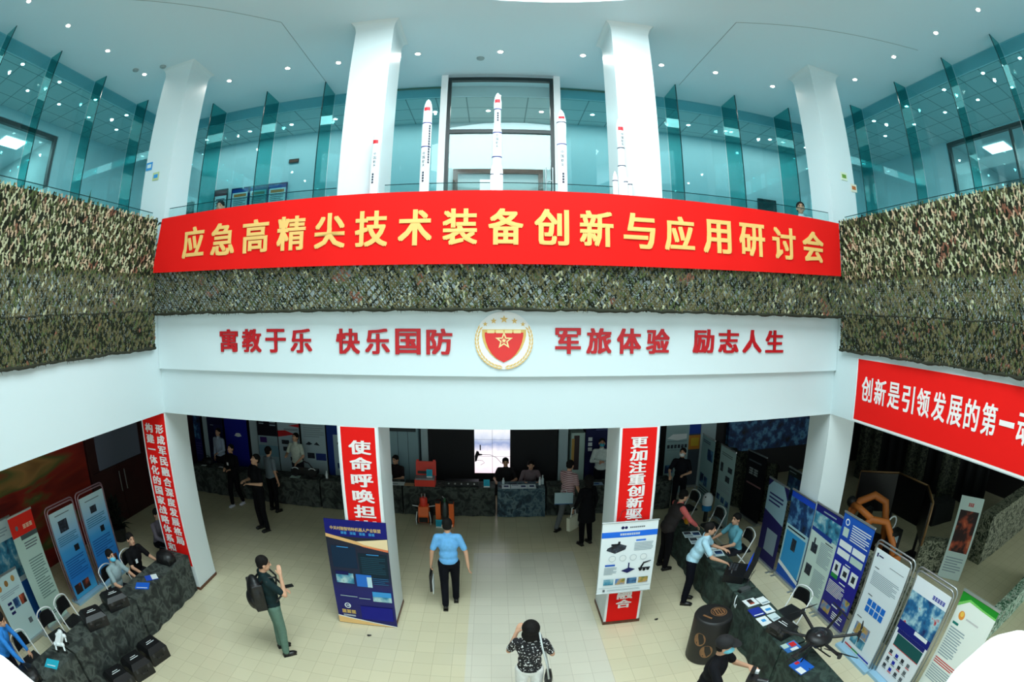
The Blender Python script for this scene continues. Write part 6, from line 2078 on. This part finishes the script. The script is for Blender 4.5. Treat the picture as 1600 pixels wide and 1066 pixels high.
wall_board(-6.88, -6.52, 6.9, 7.83, 10.44, 'small dark topped notice board behind the left rear glass', [('r', 0, 0.85, 1, 1, ink(90, 40, 50)), ('l', 0.1, 0.1, 0.9, 0.8, 8, DGRY)], M_FRAME)
for i, x in enumerate((-6.34, -5.81, -5.28)):
    wall_board(x, x+0.46, 6.9, 7.8, 10.44, ('blue topped notice board, leftmost of three behind the left rear glass', 'blue topped notice board, middle of three behind the left rear glass', 'blue topped notice board, rightmost of three behind the left rear glass')[i],
               [('r', 0, 0.9, 1, 1, ink(24, 60, 140)), ('r', 0.1, 0.78, 0.9, 0.86, ink(190, 120, 60)), ('l', 0.1, 0.4, 0.9, 0.74, 7, DGRY), ('r', 0.1, 0.1, 0.9, 0.36, PH_SEA)], NAVY)
t = thing('exit_sign', 'small dark red sign on the wall behind the left rear glass', 'sign', (-4.69, 10.455, 8.34))
MB().box(-0.13, 0.13, -0.015, 0.0, -0.05, 0.05, M_BLACK).box(-0.11, 0.11, -0.018, -0.015, -0.03, 0.03, ink(120, 60, 40)).build('plate', t)
for nm, x, dd, y in (('left', -7.85, 'door_6', 10.468), ('right', 6.5, 'door_7', 10.468)):
    struct(dd, MB().box(x-0.22, x+0.22, 10.42, 10.469, Z_UP, 7.6, mat('dark_door', (30, 44, 48), 0.5)).box(x-0.27, x-0.22, 10.40, 10.469, Z_UP, 7.65, M_FRAME).box(x+0.22, x+0.27, 10.40, 10.469, Z_UP, 7.65, M_FRAME).box(x-0.22, x+0.22, 10.40, 10.469, 7.6, 7.65, M_FRAME))


def column_sign(x, z, m1, m2, label):
    t = thing('column_sign', label, 'sign', (x, 6.389, z))
    MB().box(-0.075, 0.075, -0.008, 0, -0.07, 0.07, m1).box(-0.05, 0.05, -0.0095, -0.008, -0.03, 0.035, m2).build('plate', t)


column_sign(-5.82, 7.34, SKYB, PALE, 'small blue sign on the left corner column, higher of two')
column_sign(-5.61, 7.13, ink(190, 200, 150), SKYB, 'small blue and yellow sign on the left corner column, lower of two')
column_sign(5.73, 7.22, ink(220, 226, 200), ink(110, 150, 60), 'small white and green sign on the right corner column, higher of two')
column_sign(5.95, 7.05, ink(226, 220, 200), ink(190, 110, 60), 'small white and orange sign on the right corner column, lower of two')


def potted(x, y, z, label, m, n, L, seed):
    t = thing('potted_plant', label, 'plant', (x, y, z))
    MB().lathe([(0.1, 0), (0.13, 0.2), (0.14, 0.22), (0.11, 0.22)], (0, 0, 0), M_WHITE, n=16).build('pot', t)
    mb = MB()
    rnd = random.Random(seed)
    for k in range(n):
        a, el = rnd.uniform(0, 2*PI), rnd.uniform(0.5, 1.35)
        l = L*rnd.uniform(0.7, 1.2)
        d = Vector((math.cos(a)*math.cos(el), math.sin(a)*math.cos(el), math.sin(el)))
        s = d.cross(Vector((0, 0, 1))).normalized()*0.022
        b = Vector((0, 0, 0.2))
        mb.add([b-s*0.3, b+s*0.3, b+d*l*0.5+s, b+d*l-Vector((0, 0, 0.05)), b+d*l*0.5-s], [(0, 1, 2, 3, 4)], m)
    mb.build('foliage', t)


struct('trim_13', MB().box(-5.9, -5.5, -3, 6.2, Z_UP, 5.95, M_WALL).box(5.56, 5.96, -3, 6.2, Z_UP, 5.95, M_WALL))
potted(-5.7, 4.78, 5.952, 'green spiky plant behind the left camouflage net', mat('plant_green', (40, 84, 50), 0.6), 26, 0.45, 3)
potted(5.76, 4.55, 5.952, 'white leaved plant behind the right camouflage net', mat('plant_white', (226, 222, 206), 0.6), 9, 0.5, 8)

# ---------------------------------------------------------------- people on the hall floor
bm_ = ramp_mat('blouse_black_white', [(0.50, (18, 18, 22)), (0.595, (20, 20, 24)), (0.61, (226, 226, 226)), (0.7, (230, 230, 230))], 38, 2, 0.85)
sb_ = bpy.data.materials.new('shirt_pink_stripes')
sb_.use_nodes = True
nt = sb_.node_tree
wv = nt.nodes.new('ShaderNodeTexWave')
wv.wave_type, wv.bands_direction = 'BANDS', 'Z'
wv.inputs['Scale'].default_value = 7.5
wv.inputs['Distortion'].default_value = 0.4
tc = nt.nodes.new('ShaderNodeTexCoord')
rp = nt.nodes.new('ShaderNodeValToRGB')
rp.color_ramp.elements[0].position, rp.color_ramp.elements[0].color = 0.30, rgb(120, 70, 76)
rp.color_ramp.elements[1].position, rp.color_ramp.elements[1].color = 0.45, rgb(210, 178, 180)
nt.links.new(tc.outputs['Object'], wv.inputs['Vector'])
nt.links.new(wv.outputs['Fac'], rp.inputs['Fac'])
nt.links.new(rp.outputs['Color'], nt.nodes['Principled BSDF'].inputs['Base Color'])
TEAL = (70, 180, 200)

blue = person('person walking away in a light blue shirt, carrying a black bag', (-0.74, 7.1, 0), 0.05, make_pose('walk', 0.02, armL=((-0.09, -0.02, -0.27), (-0.03, 0.04, -0.25)), armR=((0.11, -0.02, -0.27), (0.03, -0.04, -0.25)), stride=0.12),
              1.66, (112, 178, 232), trousers=(16, 17, 24), slim=0.97)
back = person('person with a black backpack and grey-green trousers raising a hand to the face', (-3.08, 5.28, 0), -0.85, make_pose('stand', -0.03, armR=((0.09, 0.19, -0.20), (-0.09, 0.02, 0.27)), armL=((-0.05, 0.03, -0.27), (0.16, 0.2, -0.02)), head=(0.12, -0.1)),
              1.69, (26, 44, 46), trousers=(96, 124, 110))
bob = person('person with a black bob in a black and white blouse and white trousers', (0.38, 4.47, 0), -0.08, make_pose('stand', 0.0, armL=((-0.09, 0.10, -0.24), (0.09, 0.11, 0.24)), armR=((0.10, 0.06, -0.25), (-0.08, 0.2, 0.02)), head=(-0.05, 0.1)),
             1.55, trousers=(232, 232, 228), hair='bob', shirt_mat=bm_, slim=0.95)
dress = person('person in a black dress and leggings standing with a white tote bag', (1.88, 9.42, 0), 0.5, make_pose('stand', 0.04, armL=((-0.08, 0.02, -0.26), (0.0, 0.12, -0.2)), head=(-0.2, 0)),
               1.56, (14, 14, 18), sleeve='long', trousers=(12, 12, 16), skirt=(14, 14, 18), hair='bob', slim=0.92)
strp = person('person in a pink striped shirt and grey trousers walking along the back tables', (1.58, 10.2, 0), -0.75, make_pose('walk', 0.08, armL=((-0.06, 0.1, -0.26), (0.04, 0.22, -0.1)), armR=((0.07, 0.0, -0.27), (0.02, 0.12, -0.22)), stride=0.22),
              1.65, trousers=(104, 106, 108), shirt_mat=sb_, slim=1.08)
dark1 = person('person in black looking down at both hands in the left of the hall', (-5.22, 9.38, 0), 2.6, make_pose('stand', 0.03, armL=((-0.07, 0.04, -0.26), (0.14, 0.2, 0.02)), armR=((0.07, 0.04, -0.26), (-0.12, 0.2, 0.03)), head=(-0.45, 0)),
               1.80, (16, 16, 20), trousers=(14, 14, 18))
grey = person('person in a grey shirt and black trousers facing the back tables', (-5.42, 10.52, 0), -0.5, make_pose('stand', 0.04, armL=((-0.07, 0.05, -0.26), (0.04, 0.2, -0.12)), head=(-0.15, 0.2)),
              1.66, (116, 128, 136), trousers=(16, 16, 20))
snk = person('person in black with white sneakers standing before the navy banner', (-6.55, 10.5, 0), 2.95, make_pose('walk', 0.0, armL=((-0.06, 0.03, -0.26), (0.12, 0.18, -0.02)), armR=((0.06, 0.03, -0.26), (-0.12, 0.18, -0.02)), head=(-0.3, 0), stride=0.12),
             1.62, (16, 16, 20), sleeve='long', trousers=(14, 14, 18), shoe=mat('white_sneaker', (226, 224, 236), 0.6))
wpolo = person('person in a white polo shirt behind the back tables before the red swoosh banner', (-5.2, 11.82, 0), 2.9, make_pose('stand', 0.06, armL=((-0.1, 0.06, -0.25), (0.05, 0.2, -0.1)), armR=((0.1, 0.06, -0.25), (-0.12, 0.2, 0.02)), head=(-0.35, -0.1)),
               1.70, (206, 216, 200), trousers=(40, 40, 48))
pal = person('person in a pale shirt with dark hair at the far left of the back tables', (-7.72, 11.82, 0), 2.9, make_pose('stand', 0.08, armL=((-0.07, 0.05, -0.26), (0.08, 0.2, -0.06)), head=(-0.35, 0.2)),
             1.66, (176, 190, 210), sleeve='long', trousers=(30, 30, 40))
sit1 = person('person in a dark shirt sitting behind the table below the video wall', (0.28, 12.0, 0), PI-0.1, make_pose('sit', 0.25, armL=((-0.1, 0.14, -0.22), (0.1, 0.22, 0.02)), armR=((0.1, 0.14, -0.22), (-0.06, 0.24, 0.02)), head=(-0.25, 0.1)),
              1.66, (34, 32, 34), trousers=(20, 20, 24))
sit2 = person('person in a greyish pink top bent forward behind the back table', (0.88, 12.0, 0), PI, make_pose('sit', 0.5, armL=((-0.1, 0.14, -0.22), (0.1, 0.2, 0.06)), armR=((0.1, 0.14, -0.22), (-0.1, 0.2, 0.06)), head=(-0.5, 0)),
              1.66, (120, 104, 108), sleeve='long', trousers=(20, 20, 24))
fold = person('person in a white shirt and teal mask with folded arms beside the right middle column', (2.66, 11.85, 0), PI-0.15, make_pose('stand', 0.0, armL=((-0.08, 0.06, -0.25), (0.2, 0.16, 0.02)), armR=((0.08, 0.06, -0.25), (-0.2, 0.18, 0.05)), head=(-0.3, 0)),
              1.68, (212, 222, 216), sleeve='long', trousers=(20, 22, 30), mask=TEAL)
dm = person('person in black with a white mask at the back of the right aisle', (4.42, 10.75, 0), PI-0.5, make_pose('stand', 0.1, armL=((-0.08, 0.08, -0.25), (0.12, 0.2, 0.0)), armR=((0.1, 0.08, -0.25), (-0.05, 0.22, -0.05)), head=(-0.4, -0.2)),
            1.66, (16, 16, 22), trousers=(14, 14, 18), mask=(220, 224, 224))
vst = person('person in a black vest with coral sleeves leaning over the printed sheets', (3.2, 8.1, 0), -1.45, make_pose('stand', 0.45, armL=((-0.05, 0.14, -0.24), (0.06, 0.16, -0.18)), armR=((0.06, 0.16, -0.24), (-0.04, 0.18, -0.16)), head=(-0.25, 0)),
             1.66, (226, 112, 108), sleeve='long', trousers=(20, 18, 22), vest=(36, 28, 28), slim=1.05)
lb = person('person in a light blue shirt leaning over the open equipment case', (3.2, 6.78, 0), -2.0, make_pose('stand', 0.42, armL=((-0.06, 0.16, -0.23), (0.02, 0.22, -0.06)), armR=((0.07, 0.16, -0.24), (-0.02, 0.22, -0.08)), head=(-0.4, 0)),
            1.60, (176, 216, 232), trousers=(14, 16, 26))
sblue = person('person in a blue-green shirt sitting behind the printed sheets', (4.5, 7.62, 0), PI/2+0.1, make_pose('sit', 0.2, armL=((-0.1, 0.18, -0.2), (0.04, 0.23, -0.02)), armR=((0.1, 0.16, -0.2), (-0.06, 0.22, -0.04)), head=(-0.3, 0.2)),
               1.64, (104, 170, 186), trousers=(40, 40, 48))
cam_man = person('person in black with a cap and mask holding a camera rig', (2.25, 3.66, 0), -2.3, make_pose('stand', 0.12, armL=((-0.10, 0.16, -0.22), (0.10, 0.2, 0.06)), armR=((0.10, 0.18, -0.20), (-0.04, 0.22, 0.06)), head=(-0.15, 0.25)),
                 1.66, (18, 18, 22), trousers=(16, 18, 30), cap=(18, 18, 20), mask=(120, 206, 226))
sm_ = person('person in a grey shirt and light blue mask sitting behind the left table', (-6.26, 5.0, 0), -PI/2+0.1, make_pose('sit', 0.18, armL=((-0.09, 0.18, -0.21), (0.06, 0.22, -0.04)), armR=((0.09, 0.16, -0.21), (-0.06, 0.22, -0.06)), head=(-0.3, -0.1)),
             1.62, (150, 170, 172), trousers=(24, 24, 30), mask=(90, 196, 230))
sk_ = person('person in black sitting behind the left table with a white badge', (-6.3, 5.72, 0), -PI/2-0.1, make_pose('sit', 0.2, armL=((-0.12, 0.16, -0.21), (0.0, 0.24, -0.04)), armR=((0.10, 0.16, -0.21), (-0.03, 0.24, -0.05)), head=(-0.35, -0.2)),
             1.66, (16, 16, 18), trousers=(18, 18, 22), sleeve='short')
gs_ = person('person in a grey long sleeved top half hidden behind the left corner column banner', (-6.62, 7.0, 0), -1.75, make_pose('sit', 0.3, armL=((-0.1, 0.16, -0.2), (0.05, 0.22, -0.02)), armR=((0.1, 0.18, -0.18), (-0.02, 0.24, -0.02)), head=(-0.35, 0)),
             1.64, (104, 96, 104), sleeve='long', trousers=(20, 20, 24))
le_ = person('person in a bright blue shirt bending over at the far left edge', (-6.22, 1.72, 0), -0.9, make_pose('stand', 0.55, armL=((-0.05, 0.14, -0.24), (0.02, 0.1, -0.22)), armR=((0.05, 0.14, -0.24), (-0.02, 0.12, -0.22)), head=(-0.2, 0)),
             1.60, (50, 130, 210), sleeve='long', trousers=(30, 28, 36))
dk_ = person('person with reddish dark clothes seated before the grey-blue lockers', (-2.45, 11.98, 0), PI-0.4, make_pose('sit', 0.2, armL=((-0.1, 0.14, -0.22), (0.1, 0.22, 0.02)), head=(-0.2, 0)),
             1.66, (38, 28, 30), trousers=(20, 20, 24))
up1 = person('person upstairs whose dark hair shows above the left end of the wide red banner', (-5.12, 8.0, Z_UP), PI+0.2, make_pose('stand'), 1.72, (60, 70, 80), trousers=(30, 30, 36))
up2 = person('person upstairs in a white shirt above the right end of the wide red banner', (5.74, 7.9, Z_UP), PI-0.5, make_pose('stand', 0.03, head=(-0.2, 0)), 1.82, (214, 226, 232), trousers=(30, 30, 36))

# badges worn on the chest are parts of their wearers
for r, p in ((sk_, (0.08, 0.20, 0.78)), (snk, (0.03, 0.14, 1.22))):
    k = r.scale[0]
    o = MB().box(-0.03, 0.03, -0.003, 0.003, -0.04, 0.04, WHT).build('badge', r)
    o.location = p

# ---- things people hold or wear
def loose(name, label, cat, root, v, mb, rz=None):
    o = mb.build(name)
    o.location = on_person(root, v)
    o.rotation_euler = (0, 0, root.rotation_euler[2] if rz is None else rz)
    return tag(o, label, cat)


t = thing('backpack', 'black backpack worn by the person in grey-green trousers', 'backpack', on_person(back, (-0.01, -0.195, 0.92)), back.rotation_euler[2])
c = MB().ball((0, 0, 0.22), (0.19, 0.12, 0.30), M_BLACK, 16, 12).box(-0.16, 0.16, -0.08, 0.09, 0.0, 0.42, M_BLACK).ball((0, -0.08, 0.14), (0.15, 0.08, 0.15), M_BLACK, 14, 9)
soft(c.build('body', t), 0.012, 5)
for s in (-1, 1):
    MB().tube([(s*0.10, 0.05, 0.40), (s*0.12, 0.16, 0.50), (s*0.13, 0.30, 0.49), (s*0.135, 0.385, 0.36), (s*0.14, 0.36, 0.2), (s*0.13, 0.2, 0.06), (s*0.11, 0.05, 0.05)], 0.016, M_BLACK, n=6).build('strap', t)
J = Vector((-0.29, 0.01, 0.62))
t = thing('document_bag', 'black flat bag with white papers held by the person in the light blue shirt', 'bag', on_person(blue, (-0.31, 0.03, 0.36)), blue.rotation_euler[2])
MB().box(-0.02, 0.02, -0.15, 0.15, 0.0, 0.32, M_BLACK).build('body', t)
MB().box(0.022, 0.034, -0.12, 0.14, -0.06, 0.2, WHT).build('papers', t)
MB().tube([(0, -0.06, 0.32), (0, -0.05, 0.40), (0, 0.05, 0.40), (0, 0.06, 0.32)], 0.008, M_BLACK, n=6).build('handle', t)
t = thing('shoulder_bag', 'black shoulder bag with a pale strap on the person with the bob', 'bag', on_person(bob, (0.245, -0.02, 0.62)), bob.rotation_euler[2])
c = MB().ball((0, 0, 0.1), (0.05, 0.12, 0.13), M_BLACK, 14, 9).box(-0.035, 0.035, -0.1, 0.1, 0.0, 0.18, M_BLACK)
soft(c.build('body', t), 0.01, 4)
MB().tube([(0.0, -0.1, 0.18), (-0.03, -0.15, 0.45), (-0.09, -0.14, 0.72), (-0.13, -0.03, 0.88), (-0.11, 0.11, 0.74), (-0.05, 0.16, 0.45), (0, 0.1, 0.18)], 0.011, ink(200, 206, 204), n=6).build('strap', t)
t = thing('tote_bag', 'white tote bag hanging beside the person in the black dress', 'bag', on_person(dress, (-0.31, 0.1, 0.44)), dress.rotation_euler[2]+0.3)
MB().prism([(-0.15, 0.0), (0.15, 0.0), (0.17, 0.3), (-0.17, 0.3)], -0.04, 0.04, ink(206, 206, 186), lambda u, v, w: (u, w, v)).build('body', t)
MB().tube([(-0.08, 0, 0.3), (-0.05, 0, 0.5), (0.05, 0, 0.5), (0.08, 0, 0.3)], 0.009, WHT, n=6).build('strap', t)
t = thing('paper_bag', 'pale blue folder bag held behind the person in the striped shirt', 'bag', on_person(strp, (0.02, -0.17, 0.72)), strp.rotation_euler[2]+0.75)
MB().box(-0.2, 0.2, -0.02, 0.02, 0, 0.27, ink(176, 200, 208)).box(-0.2, 0.2, -0.021, 0.021, 0.0, 0.02, ink(70, 110, 160)).build('body', t)
MB().tube([(-0.06, 0, 0.27), (-0.05, 0, 0.33), (0.05, 0, 0.33), (0.06, 0, 0.27)], 0.006, WHT, n=6).build('handle', t)
loose('phone', 'black phone in the hands of the person in black in the left of the hall', 'phone', dark1, (0.0, 0.34, 1.12), MB().box(-0.035, 0.035, -0.075, 0.075, 0, 0.01, M_BLACK))
loose('phone', 'black phone in the lowered hand of the person with the backpack', 'phone', back, (-0.14, 0.34, 1.06), MB().box(-0.04, 0.04, -0.08, 0.08, 0, 0.012, M_BLACK))
loose('shoulder_pouch', 'yellow round pouch hanging from the neck of the person in the black vest', 'pouch', vst, (0.0, 0.40, 0.98), MB().ball((0, 0, 0), (0.07, 0.04, 0.06), ink(226, 160, 40), 12, 8))
t = thing('camera_rig', 'black handheld camera on a stabilizer held by the person in the cap', 'camera', on_person(cam_man, (0.03, 0.50, 1.16)), cam_man.rotation_euler[2])
MB().box(-0.06, 0.06, -0.05, 0.07, 0.0, 0.09, M_BLACK).rod((0, 0.07, 0.045), (0, 0.19, 0.045), 0.04, M_BLACK, n=16).build('camera_body', t)
MB().rod((0, 0.19, 0.045), (0, 0.2, 0.045), 0.036, mat('lens_grey', (70, 74, 80), 0.2), n=16).build('lens_glass', t)
MB().tube([(0.1, 0.0, 0.04), (0.12, 0.0, -0.08), (0.02, -0.02, -0.12), (-0.1, 0.0, -0.1)], 0.016, M_BLACK, n=8).rod((0.0, -0.02, -0.11), (0.0, -0.02, -0.26), 0.02, M_BLACK).build('stabilizer', t)
MB().rod((-0.02, 0.0, 0.09), (-0.02, 0.0, 0.15), 0.012, M_BLACK).box(-0.06, 0.02, -0.04, 0.01, 0.15, 0.2, M_BLACK).build('microphone', t)
MB().box(-0.11, -0.065, -0.03, 0.05, 0.06, 0.12, WHT).build('monitor', t)
# ---- white stone ends of the stair rail close to the lens
for s, nm in ((-1, 'left'), (1, 'right')):
    t = thing('stair_post', 'white rounded stair post close by at the lower %s corner' % nm, 'stair post', (0.0086+s*0.70+0.012, 0.155 if s > 0 else 0.11, 0.0))
    MB().lathe([(0.10, 0), (0.10, 4.15), (0.12, 4.2), (0.12, 4.26), (0.11, 4.34), (0.08, 4.40), (0.04, 4.43), (0.002, 4.44)], (0, 0, 0), M_WHITE, n=28).build('shaft', t)

for x, y, d in ((-1.93, 6.02, 'in front of the blue display board'), (2.55, 6.35, 'right of the red column banner')):
    o = MB().ball((0, 0, 0.012), (0.03, 0.02, 0.012), M_BLACK, 10, 6).ball((0.02, 0.01, 0.01), (0.02, 0.015, 0.01), M_BLACK, 8, 6).build('litter_scrap')
    o.location = (x, y, 0)
    tag(o, 'small dark scrap of litter on the floor '+d, 'litter')
settle_soft()
